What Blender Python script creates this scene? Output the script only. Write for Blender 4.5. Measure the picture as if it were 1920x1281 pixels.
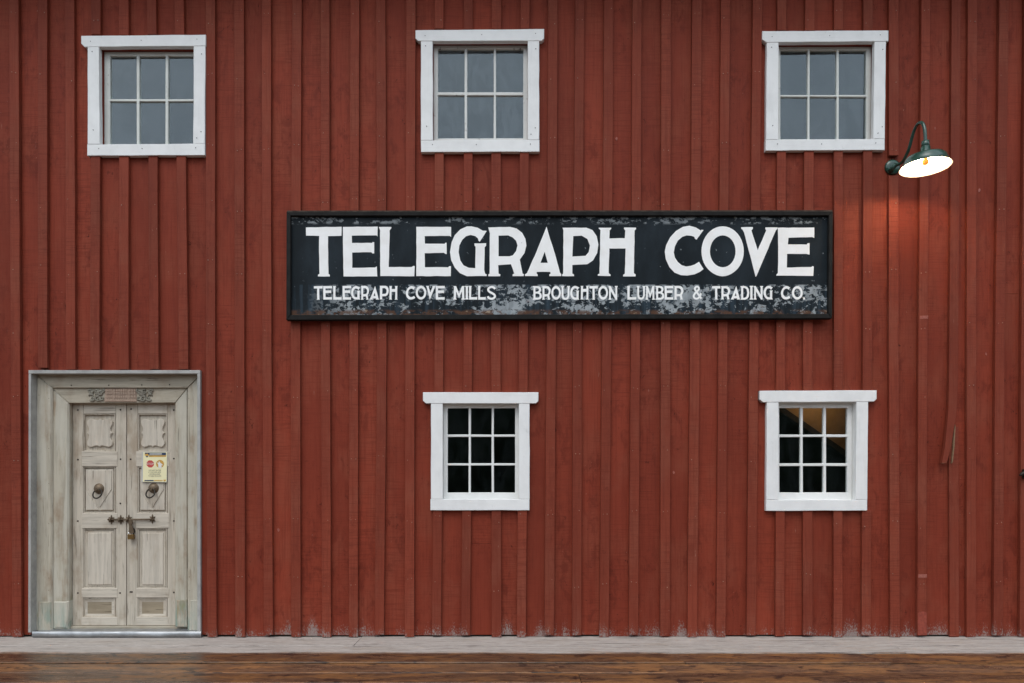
import bpy, math, random
from mathutils import Vector, Matrix
from mathutils.geometry import tessellate_polygon

R = math.radians
for o in list(bpy.data.objects):
    bpy.data.objects.remove(o)
scene = bpy.context.scene
COL = scene.collection
random.seed(11)

# ------------------------------------------------------------------ camera
F = 1280.0            # focal length in photo pixels (photo 1920 wide, 24 mm lens)
D = 1280.0 / 190.0    # wall is 190 px per metre
ZC = 1.60             # eye height over the boardwalk
HY = 890.0            # horizon row in the photo
cam_d = bpy.data.cameras.new('camera')
cam = bpy.data.objects.new('camera', cam_d)
COL.objects.link(cam)
cam.location = (0, -D, ZC)
cam.rotation_euler = (R(90), 0, 0)
cam_d.sensor_width = 36
cam_d.lens = 36 * F / 1920
cam_d.shift_y = (HY - 640.5) / 1920
cam_d.clip_start = 0.05
cam_d.clip_end = 2000
scene.camera = cam

# ------------------------------------------------------------------ sky and sun
SUN_EL, SUN_AZ = R(58), R(200)
world = bpy.data.worlds.new('World')
scene.world = world
world.use_nodes = True
nt = world.node_tree
nt.nodes.clear()
w_out = nt.nodes.new('ShaderNodeOutputWorld')
bg = nt.nodes.new('ShaderNodeBackground')
bg.inputs['Strength'].default_value = 0.1
sky = nt.nodes.new('ShaderNodeTexSky')
sky.sky_type = 'NISHITA'
sky.sun_disc = False
sky.sun_elevation = SUN_EL
sky.sun_rotation = SUN_AZ
sky.dust_density = 4.0
tc = nt.nodes.new('ShaderNodeTexCoord')
cn = nt.nodes.new('ShaderNodeTexNoise')
cn.inputs['Scale'].default_value = 2.2
cn.inputs['Detail'].default_value = 5
cr = nt.nodes.new('ShaderNodeValToRGB')
cr.color_ramp.elements[0].position = 0.25
cr.color_ramp.elements[0].color = (5.1, 6.0, 6.9, 1)
cr.color_ramp.elements[1].position = 0.8
cr.color_ramp.elements[1].color = (6.7, 7.3, 7.9, 1)
mx = nt.nodes.new('ShaderNodeMix')
mx.data_type = 'RGBA'
mx.inputs[0].default_value = 0.86
nt.links.new(tc.outputs['Generated'], cn.inputs['Vector'])
nt.links.new(cn.outputs['Fac'], cr.inputs['Fac'])
nt.links.new(sky.outputs['Color'], mx.inputs[6])
nt.links.new(cr.outputs['Color'], mx.inputs[7])
nt.links.new(mx.outputs[2], bg.inputs['Color'])
nt.links.new(bg.outputs[0], w_out.inputs[0])

sun_d = bpy.data.lights.new('sun', 'SUN')
sun_d.energy = 0.6
sun_d.angle = R(35)
sun_d.color = (1.0, 0.97, 0.93)
sun = bpy.data.objects.new('sun', sun_d)
COL.objects.link(sun)
sdir = Vector((math.sin(SUN_AZ) * math.cos(SUN_EL), math.cos(SUN_AZ) * math.cos(SUN_EL), math.sin(SUN_EL)))
sun.rotation_euler = sdir.to_track_quat('Z', 'Y').to_euler()
sun.location = (0, -8, 12)

scene.render.engine = 'CYCLES'
vs = scene.view_settings
vs.view_transform = 'Standard'
vs.look = 'None'
vs.gamma = 1
vs.use_curve_mapping = False
vs.exposure = 1.12


# ------------------------------------------------------------------ pixel helpers
def P(px, py, d=0.0):
    """photo pixel -> (x, z) on the plane d metres in front of the boards"""
    k = (D - d) / F
    return ((px - 960.0) * k, ZC + (HY - py) * k)


def PL(pts, d=0.0):
    return [P(x, y, d) for x, y in pts]


# ------------------------------------------------------------------ node material helpers
class Mat:
    def __init__(self, name, rough=0.7, spec=0.3):
        self.m = bpy.data.materials.new(name)
        self.m.use_nodes = True
        self.n = self.m.node_tree
        self.b = self.n.nodes['Principled BSDF']
        self.b.inputs['Roughness'].default_value = rough
        self.b.inputs['Specular IOR Level'].default_value = spec

    def node(self, t, **kw):
        nd = self.n.nodes.new(t)
        for k, v in kw.items():
            setattr(nd, k, v)
        return nd

    def link(self, a, b):
        self.n.links.new(a, b)

    def pos(self):
        if not hasattr(self, '_pos'):
            self._pos = self.node('ShaderNodeNewGeometry').outputs['Position']
        return self._pos

    def xyz(self):
        if not hasattr(self, '_xyz'):
            s = self.node('ShaderNodeSeparateXYZ')
            self.link(self.pos(), s.inputs[0])
            self._xyz = s.outputs
        return self._xyz

    def rand(self):
        if not hasattr(self, '_r'):
            self._r = self.node('ShaderNodeObjectInfo').outputs['Random']
        return self._r

    def coords(self, scale, objoff=True):
        """world position scaled per axis, shifted per object so no two pieces share a pattern"""
        mp = self.node('ShaderNodeMapping')
        mp.inputs['Scale'].default_value = scale
        self.link(self.pos(), mp.inputs['Vector'])
        if objoff:
            c = self.node('ShaderNodeCombineXYZ')
            m = self.math('MULTIPLY', self.rand(), 57.0)
            for i in range(3):
                self.link(m, c.inputs[i])
            self.link(c.outputs[0], mp.inputs['Location'])
        return mp.outputs[0]

    def math(self, op, a, b=0.0, c=None, clamp=False):
        nd = self.node('ShaderNodeMath', operation=op, use_clamp=clamp)
        for i, v in enumerate((a, b, c)):
            if v is None:
                continue
            if isinstance(v, (int, float)):
                nd.inputs[i].default_value = v
            else:
                self.link(v, nd.inputs[i])
        return nd.outputs[0]

    def noise(self, scale, detail=4, rough=0.55, dist=0.0, objoff=True, size=1.0):
        nd = self.node('ShaderNodeTexNoise')
        nd.inputs['Scale'].default_value = size
        nd.inputs['Detail'].default_value = detail
        nd.inputs['Roughness'].default_value = rough
        nd.inputs['Distortion'].default_value = dist
        self.link(self.coords(scale, objoff), nd.inputs['Vector'])
        return nd.outputs['Fac']

    def step(self, v, lo, hi):
        nd = self.node('ShaderNodeMapRange')
        nd.interpolation_type = 'SMOOTHSTEP'
        nd.inputs['From Min'].default_value = lo
        nd.inputs['From Max'].default_value = hi
        nd.inputs['To Min'].default_value = 0
        nd.inputs['To Max'].default_value = 1
        self.link(v, nd.inputs['Value'])
        return nd.outputs[0]

    def mix(self, fac, a, b, mode='MIX'):
        nd = self.node('ShaderNodeMix', data_type='RGBA', blend_type=mode)
        if isinstance(fac, (int, float)):
            nd.inputs[0].default_value = fac
        else:
            self.link(fac, nd.inputs[0])
        for i, v in ((6, a), (7, b)):
            if isinstance(v, tuple):
                nd.inputs[i].default_value = (*v, 1) if len(v) == 3 else v
            else:
                self.link(v, nd.inputs[i])
        return nd.outputs[2]

    def bump(self, h, strength=0.3, dist=0.002):
        nd = self.node('ShaderNodeBump')
        nd.inputs['Strength'].default_value = strength
        nd.inputs['Distance'].default_value = dist
        self.link(h, nd.inputs['Height'])
        if hasattr(self, '_bump'):
            self.link(self._bump, nd.inputs['Normal'])
        self._bump = nd.outputs[0]
        self.link(self._bump, self.b.inputs['Normal'])

    def color(self, c):
        if isinstance(c, tuple):
            self.b.inputs['Base Color'].default_value = (*c, 1)
        else:
            self.link(c, self.b.inputs['Base Color'])

    def roughness(self, r):
        self.link(r, self.b.inputs['Roughness'])


def red_paint(name, tint, wear=True, dirty=1.0):
    m = Mat(name, 0.75, 0.16)
    mul = lambda k, k2=None: (tint[0] * k, tint[1] * (k2 or k), tint[2] * (k2 or k))
    big = m.noise((2.6, 2.6, 0.6), 3, 0.55)
    col = m.mix(m.step(big, 0.32, 0.68), mul(0.90, 0.88), mul(1.12, 1.13))
    # faded, slightly chalky clouds
    fade = m.noise((3.0, 3.0, 1.6), 5, 0.62)
    col = m.mix(m.math('MULTIPLY', m.step(fade, 0.44, 0.66), 0.55), col, (tint[0] * 1.08, tint[1] * 1.55, tint[2] * 1.75))
    # fine grain along the board
    gr = m.noise((60, 60, 2.2), 5, 0.65)
    col = m.mix(m.math('MULTIPLY', m.step(gr, 0.46, 0.66), 0.42), col, mul(0.66, 0.58))
    # each plank took the paint a little differently
    pr = m.math('MULTIPLY_ADD', m.rand(), 0.19, 0.885)
    pc = m.node('ShaderNodeCombineXYZ')
    for i in range(3):
        m.link(pr, pc.inputs[i])
    col = m.mix(1.0, col, pc.outputs[0], 'MULTIPLY')
    # mildew blotches and knots showing through
    bl = m.noise((10, 10, 5.5), 6, 0.72, 0.5)
    gate = m.noise((1.9, 1.9, 1.1), 2, 0.5)
    bf = m.math('MULTIPLY', m.step(bl, 0.48, 0.64), m.step(gate, 0.36, 0.60))
    col = m.mix(m.math('MULTIPLY', bf, 0.52 * dirty), col, mul(0.46, 0.36))
    kn = m.noise((22, 22, 15), 4, 0.65, 0.9)
    kf = m.math('MULTIPLY', m.step(kn, 0.63, 0.72), m.step(gate, 0.42, 0.55))
    col = m.mix(m.math('MULTIPLY', kf, 0.85 * dirty), col, mul(0.26, 0.22))
    # saw marks across the grain
    saw = m.noise((4, 4, 120), 3, 0.65)
    sg_ = m.noise((1.2, 1.2, 0.9), 2, 0.5)
    col = m.mix(m.math('MULTIPLY', m.step(saw, 0.48, 0.66), m.math('MULTIPLY_ADD', m.step(sg_, 0.4, 0.6), 0.42, 0.12)), col, mul(0.58, 0.52))
    # scratches and pale chips
    sp = m.noise((55, 55, 34), 3, 0.6)
    chip = m.math('MULTIPLY', m.step(sp, 0.72, 0.77), m.step(gate, 0.50, 0.60))
    col = m.mix(m.math('MULTIPLY', chip, 0.55), col, (0.46, 0.28, 0.22))
    sc_ = m.noise((70, 70, 7), 3, 0.6, 0.4)
    scf = m.math('MULTIPLY', m.step(sc_, 0.735, 0.77), m.step(fade, 0.50, 0.60))
    col = m.mix(m.math('MULTIPLY', scf, 0.6), col, (0.45, 0.30, 0.25))
    if wear:
        z = m.xyz()[2]
        speck = m.noise((85, 85, 48), 5, 0.8)
        slow = m.noise((5.0, 5.0, 0.2), 3, 0.6)
        hgt = m.math('ADD', m.math('MULTIPLY', z, -1.9), m.math('MULTIPLY_ADD', slow, 1.25, -0.50))
        wv = m.math('ADD', hgt, m.math('MULTIPLY_ADD', speck, 1.5, -0.25))
        wfac = m.math('MULTIPLY', m.step(wv, 0.54, 0.80), m.step(m.math('MULTIPLY', z, -1), -0.34, -0.08))
        col = m.mix(m.math('MULTIPLY', wfac, 0.68), col, (0.30, 0.29, 0.27))
    m.color(col)
    m.bump(saw, 0.55, 0.0022)
    m.bump(gr, 0.35, 0.002)
    m.bump(bl, 0.25, 0.004)
    m.roughness(m.math('MULTIPLY_ADD', fade, 0.25, 0.58))
    return m.m


def white_paint(name, base=(0.80, 0.80, 0.79), chips=0.0, grain=(3, 3, 40)):
    m = Mat(name, 0.5, 0.4)
    n = m.noise((6, 6, 5), 5, 0.6)
    col = m.mix(m.step(n, 0.35, 0.75), base, tuple(c * 0.90 for c in base))
    gm = m.noise((11, 11, 8), 6, 0.75)
    col = m.mix(m.math('MULTIPLY', m.step(gm, 0.60, 0.76), 0.35), col, (0.42, 0.42, 0.40))
    g = m.noise(grain, 3, 0.6)
    col = m.mix(m.math('MULTIPLY', m.step(g, 0.55, 0.75), 0.13), col, (0.45, 0.45, 0.43))
    if chips:
        c = m.noise((30, 30, 22), 5, 0.7)
        w = m.noise((4, 4, 5), 2, 0.5)
        f = m.math('MULTIPLY', m.step(c, 0.66 - chips, 0.70 - chips), m.step(w, 0.52, 0.62))
        col = m.mix(f, col, (0.16, 0.14, 0.12))
    m.color(col)
    m.bump(g, 0.2, 0.001)
    return m.m


def old_wood(name, base, dark, horiz=False, mould=False, stain=0.45):
    m = Mat(name, 0.85, 0.15)
    s = (2.2, 20, 26) if horiz else (30, 20, 1.8)
    g = m.noise(s, 6, 0.68)
    col = m.mix(m.step(g, 0.36, 0.70), base, tuple(c * 0.76 for c in base))
    b = m.noise((5, 5, 3), 4, 0.6)
    col = m.mix(m.math('MULTIPLY', m.step(b, 0.47, 0.72), stain), col, dark)
    cs = (3, 30, 70) if horiz else (80, 30, 3)
    c = m.noise(cs, 4, 0.6)
    col = m.mix(m.math('MULTIPLY', m.step(c, 0.60, 0.68), 0.6), col, (0.07, 0.055, 0.04))
    if mould:
        z = m.xyz()[2]
        low = m.step(m.math('MULTIPLY_ADD', z, -1, 0.35), -0.12, 0.22)
        n2 = m.noise((14, 14, 4), 5, 0.7)
        col = m.mix(m.math('MULTIPLY', low, m.step(n2, 0.42, 0.6)), col, (0.25, 0.30, 0.25))
        n3 = m.noise((5, 5, 3), 3, 0.6)
        col = m.mix(m.math('MULTIPLY', m.math('MULTIPLY', low, m.step(n3, 0.58, 0.7)), 0.75), col, (0.22, 0.24, 0.09))
        n4 = m.noise((9, 9, 0.9), 4, 0.6)
        col = m.mix(m.math('MULTIPLY', m.step(n4, 0.47, 0.6), 0.55), col, (0.53, 0.505, 0.43))
    m.color(col)
    m.bump(g, 0.5, 0.003)
    m.bump(c, 0.4, 0.002)
    return m.m


def plain(name, col, rough=0.5, metal=0.0, spec=0.4, var=0.25, scale=20):
    m = Mat(name, rough, spec)
    n = m.noise((scale, scale, scale), 5, 0.6)
    m.color(m.mix(m.step(n, 0.3, 0.75), col, tuple(c * (1 - var) for c in col)))
    m.b.inputs['Metallic'].default_value = metal
    m.bump(n, 0.15, 0.001)
    return m.m


def deck_wood():
    m = Mat('deck_wood', 0.6, 0.4)
    y = m.xyz()[1]
    g = m.noise((5.0, 36, 36), 8, 0.78, 0.8)
    big = m.noise((1.7, 7, 7), 6, 0.7)
    knot = m.noise((4.6, 9, 9), 6, 0.72, 0.9)
    crack = m.noise((2.2, 70, 70), 5, 0.7)
    dry = m.mix(m.step(g, 0.35, 0.7), (0.43, 0.385, 0.35), (0.29, 0.25, 0.22))
    dry = m.mix(m.math('MULTIPLY', m.step(big, 0.5, 0.7), 0.4), dry, (0.32, 0.25, 0.19))
    dry = m.mix(m.math('MULTIPLY', m.step(knot, 0.63, 0.73), 0.6), dry, (0.11, 0.09, 0.075))
    wet = m.mix(m.step(g, 0.40, 0.60), (0.170, 0.088, 0.046), (0.052, 0.028, 0.016))
    wet = m.mix(m.math('MULTIPLY', m.step(big, 0.48, 0.58), 0.8), wet, (0.25, 0.112, 0.040))
    wet = m.mix(m.math('MULTIPLY', m.step(m.rand(), 0.35, 0.8), 0.35), wet, (0.105, 0.075, 0.055))
    wet = m.mix(m.math('MULTIPLY', m.step(knot, 0.55, 0.62), 0.9), wet, (0.018, 0.014, 0.012))
    edge = m.noise((1.2, 8, 8), 5, 0.65, 0.0, False)
    d = m.math('ADD', m.math('MULTIPLY', y, -1), m.math('MULTIPLY_ADD', edge, 0.26, -0.13))
    wf = m.step(d, 0.565, 0.66)
    tone = m.math('MULTIPLY_ADD', m.rand(), 0.75, 0.85)
    tv = m.node('ShaderNodeCombineXYZ')
    for i in range(3):
        m.link(tone, tv.inputs[i])
    wet = m.mix(1.0, wet, tv.outputs[0], 'MULTIPLY')
    fine = m.noise((14, 60, 60), 6, 0.8)
    wet = m.mix(m.math('MULTIPLY', m.step(fine, 0.50, 0.62), 0.55), wet, (0.035, 0.022, 0.014))
    dry = m.mix(m.math('MULTIPLY', m.step(fine, 0.50, 0.66), 0.30), dry, (0.17, 0.14, 0.12))
    col = m.mix(wf, dry, wet)
    col = m.mix(m.math('MULTIPLY', m.step(crack, 0.57, 0.63), 0.75), col, (0.02, 0.016, 0.013))
    m.color(col)
    rr = m.math('MULTIPLY_ADD', wf, -0.50, 0.82)
    m.roughness(m.math('ADD', rr, m.math('MULTIPLY_ADD', big, 0.5, -0.25)))
    m.bump(g, 0.6, 0.004)
    m.bump(crack, 0.5, 0.003)
    return m.m


def sign_panel_mat():
    m = Mat('flaking_sign_paint', 0.6, 0.10)
    z = m.xyz()[2]
    x = m.xyz()[0]
    base = m.noise((3, 3, 1.5), 5, 0.65)
    col = m.mix(m.step(base, 0.35, 0.75), (0.0085, 0.0125, 0.0155), (0.019, 0.027, 0.034))
    run = m.noise((22, 22, 1.5), 4, 0.6)
    z_low0, z_low1 = P(0, 588, .07)[1], P(0, 534, .07)[1]
    lowband = m.math('SUBTRACT', 1.0, m.step(z, z_low1 - 0.004, z_low1 + 0.004))
    col = m.mix(m.math('MULTIPLY', m.math('MULTIPLY', lowband, m.step(run, 0.45, 0.7)), 0.5), col, (0.045, 0.072, 0.098))
    fl = m.noise((19, 19, 24), 9, 0.72, 0.4)
    sel = m.noise((3.0, 3.0, 4.5), 3, 0.55)
    flv = m.math('ADD', fl, m.math('MULTIPLY_ADD', sel, 0.62, -0.31))
    flake = m.math('MULTIPLY', m.step(flv, 0.525, 0.545), lowband)
    xl = P(600, 0, .07)[0]
    flake = m.math('MULTIPLY', flake, m.step(x, xl - 0.2, xl + 0.35))
    # a thin ragged band under the top rail
    zt = P(0, 413, .07)[1]
    topb = m.math('SUBTRACT', 1.0, m.step(m.math('ABSOLUTE', m.math('SUBTRACT', z, zt)), 0.02, 0.05))
    fl2 = m.noise((14, 14, 26), 6, 0.7)
    t2 = m.math('MULTIPLY', m.step(m.math('ADD', fl2, m.math('MULTIPLY_ADD', sel, 0.4, -0.2)), 0.53, 0.56), topb)
    # scattered chips
    sp = m.noise((26, 26, 22), 4, 0.6)
    chips = m.math('MULTIPLY', m.step(sp, 0.69, 0.72), 0.6)
    allf = m.math('MAXIMUM', flake, m.math('MAXIMUM', m.math('MULTIPLY', t2, 0.75), chips))
    pv = m.noise((20, 20, 9), 4, 0.6)
    prim = m.mix(m.step(pv, 0.35, 0.7), (0.33, 0.36, 0.375), (0.21, 0.235, 0.25))
    col = m.mix(allf, col, prim)
    # rust and bare wood along the bottom edge
    zr = m.math('SUBTRACT', 1.0, m.step(z, z_low0 + 0.012, z_low0 + 0.05))
    rn = m.noise((9, 9, 14), 5, 0.65)
    col = m.mix(m.math('MULTIPLY', m.math('MULTIPLY', zr, m.step(rn, 0.44, 0.55)), 0.85), col, (0.105, 0.050, 0.028))
    col = m.mix(m.math('MULTIPLY', zr, m.step(rn, 0.62, 0.68)), col, (0.36, 0.27, 0.19))
    m.color(col)
    m.bump(allf, 0.5, 0.002)
    m.roughness(m.math('MULTIPLY_ADD', allf, 0.25, 0.5))
    return m.m


def glass_mat(name, dirt_and_sheen):
    m = Mat(name)
    n = m.n
    n.nodes.remove(m.b)
    out = n.nodes['Material Output']
    tr = m.node('ShaderNodeBsdfTransparent')
    tr.inputs['Color'].default_value = (0.93, 0.96, 0.95, 1)
    gl = m.node('ShaderNodeBsdfGlossy')
    gl.inputs['Roughness'].default_value = 0.02
    gl.inputs['Color'].default_value = (0.84, 0.95, 1.0, 1)
    bumpn = m.noise((5, 5, 3.5), 2, 0.5)
    bp = m.node('ShaderNodeBump')
    bp.inputs['Strength'].default_value = 0.3
    bp.inputs['Distance'].default_value = 0.004
    m.link(bumpn, bp.inputs['Height'])
    m.link(bp.outputs[0], gl.inputs['Normal'])
    fr = m.node('ShaderNodeFresnel')
    fr.inputs['IOR'].default_value = 1.52
    geo = m.node('ShaderNodeNewGeometry')
    front = m.math('SUBTRACT', 1.0, geo.outputs['Backfacing'])
    fac = m.math('MULTIPLY', m.math('MULTIPLY', fr.outputs[0], 2.2), front, clamp=True)
    mix = m.node('ShaderNodeMixShader')
    m.link(fac, mix.inputs[0])
    m.link(tr.outputs[0], mix.inputs[1])
    m.link(gl.outputs[0], mix.inputs[2])
    df = m.node('ShaderNodeBsdfDiffuse')
    df.inputs['Color'].default_value = (0.37, 0.44, 0.49, 1)  # bluish film: dirt on the dusty panes, painted-in reflection on the others
    dn = m.noise((7, 7, 3.2), 6, 0.72, 0.6)
    dm = m.math('MULTIPLY', m.math('MULTIPLY', m.step(dn, 0.40, 0.62), dirt_and_sheen), front)
    mix2 = m.node('ShaderNodeMixShader')
    m.link(dm, mix2.inputs[0])
    m.link(mix.outputs[0], mix2.inputs[1])
    m.link(df.outputs[0], mix2.inputs[2])
    m.link(mix2.outputs[0], out.inputs['Surface'])
    return m.m


def emit(name, col, strength):
    m = Mat(name)
    m.color(col)
    m.b.inputs['Emission Color'].default_value = (*col, 1)
    m.b.inputs['Emission Strength'].default_value = strength
    return m.m


RED = (0.205, 0.042, 0.026)
M = {
    'board': red_paint('red_board_paint', (0.214, 0.0358, 0.0176)),
    'batten': red_paint('red_batten_paint', (0.203, 0.0392, 0.0206), True, 0.45),
    'liner': red_paint('red_reveal_paint', (0.20, 0.035, 0.020), False),
    'white': white_paint('white_trim_paint'),
    'white_v': white_paint('white_stile_paint', grain=(40, 3, 3)),
    'sash': white_paint('old_white_sash_paint', (0.66, 0.67, 0.63), 0.02),
    'sash_peel': white_paint('peeling_sash_paint', (0.68, 0.68, 0.65), 0.07),
    'sash_new': white_paint('fresh_sash_paint', (0.76, 0.76, 0.74)),
    'glass': glass_mat('window_glass', 0.010),
    'glass_up': glass_mat('painted_sheen_window_glass', 0.085),  # pale film painted in to lift the sky reflection
    'glass_dusty': glass_mat('dusty_window_glass', 0.13),
    'door_v': old_wood('door_wood_upright', (0.53, 0.47, 0.385), (0.27, 0.195, 0.13), stain=0.6),
    'door_h': old_wood('door_wood_crosswise', (0.56, 0.50, 0.415), (0.31, 0.235, 0.165), True),
    'door_p': old_wood('door_panel_wood', (0.58, 0.52, 0.435), (0.36, 0.28, 0.205), stain=0.45),
    'door_dark': old_wood('door_low_panel_wood', (0.33, 0.27, 0.19), (0.19, 0.14, 0.095), True),
    'frame_v': old_wood('frame_wood_upright', (0.47, 0.425, 0.34), (0.25, 0.165, 0.10), mould=True, stain=0.7),
    'frame_h': old_wood('frame_wood_crosswise', (0.45, 0.40, 0.315), (0.29, 0.22, 0.155), True),
    'carving': old_wood('carved_wood', (0.30, 0.28, 0.23), (0.18, 0.155, 0.125)),
    'plaque': old_wood('carved_plaque_wood', (0.42, 0.31, 0.24), (0.26, 0.18, 0.135), True),
    'flashing': plain('galvanised_flashing', (0.42, 0.41, 0.39), 0.6, 0.15, 0.4, 0.3, 9),
    'sillmetal': plain('bright_sheet_metal', (0.42, 0.43, 0.44), 0.38, 0.7, 0.5, 0.35, 7),
    'iron': plain('dark_iron', (0.035, 0.028, 0.022), 0.55, 0.5),
    'bronze': plain('weathered_bronze', (0.16, 0.115, 0.075), 0.5, 0.55),
    'brass': plain('tarnished_brass', (0.22, 0.13, 0.045), 0.45, 0.7),
    'steel': plain('shackle_steel', (0.6, 0.6, 0.6), 0.25, 1.0),
    'sign_panel': sign_panel_mat(),
    'sign_frame': plain('weathered_black_frame', (0.019, 0.018, 0.017), 0.7, 0, 0.12, 0.45, 12),
    'letter': None,
    'deck': deck_wood(),
    'green': plain('green_enamel', (0.018, 0.062, 0.044), 0.24, 0.0, 0.6, 0.3, 14),
    'enamel_in': plain('white_enamel', (0.85, 0.83, 0.78), 0.4, 0, 0.4, 0.04),
    'bulb': emit('lit_bulb', (0.55, 0.19, 0.03), 0.5),
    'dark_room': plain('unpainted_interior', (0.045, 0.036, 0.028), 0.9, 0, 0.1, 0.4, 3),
    'ply': plain('stair_plywood', (0.34, 0.22, 0.11), 0.8, 0, 0.2, 0.3, 4),
    'raw': plain('raw_split_wood', (0.27, 0.17, 0.10), 0.8, 0, 0.2, 0.3, 30),
    'pale_red': plain('pale_red_paint', (0.36, 0.115, 0.085), 0.7, 0, 0.3, 0.35, 60),
    'new_red': plain('fresh_red_paint', (0.29, 0.058, 0.036), 0.7, 0, 0.3, 0.35, 50),
    'paper': plain('poster_paper', (0.80, 0.74, 0.46), 0.6, 0, 0.3, 0.06),
    'sleeve': plain('clear_sleeve', (0.50, 0.49, 0.46), 0.3, 0, 0.5, 0.1),
    'navy': plain('navy_ink', (0.03, 0.055, 0.11), 0.6),
    'orange': plain('orange_ink', (0.60, 0.33, 0.06), 0.6),
    'red_ink': plain('red_ink', (0.55, 0.07, 0.06), 0.6),
    'text_ink': plain('grey_ink', (0.13, 0.125, 0.11), 0.6),
    'white_ink': plain('white_ink', (0.78, 0.77, 0.72), 0.6),
    'roof': plain('roof_shingle', (0.07, 0.065, 0.06), 0.9),
    'water': plain('cove_water', (0.02, 0.03, 0.03), 0.08, 0, 0.5, 0.2, 0.2),
    'wood_hill': plain('dark_forest', (0.012, 0.018, 0.010), 0.95, 0, 0.05, 0.6, 0.35),
}
ml = Mat('white_sign_lettering', 0.6, 0.3)
n1 = ml.noise((9, 9, 9), 4, 0.6, objoff=False)
n2 = ml.noise((38, 38, 30), 5, 0.7, objoff=False)
c_ = ml.mix(ml.step(n1, 0.35, 0.75), (0.90, 0.90, 0.89), (0.84, 0.83, 0.81))
c_ = ml.mix(ml.step(n2, 0.705, 0.73), c_, (0.10, 0.11, 0.12))
ml.color(c_)
ml.bump(n1, 0.2, 0.001)
M['letter'] = ml.m


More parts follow.
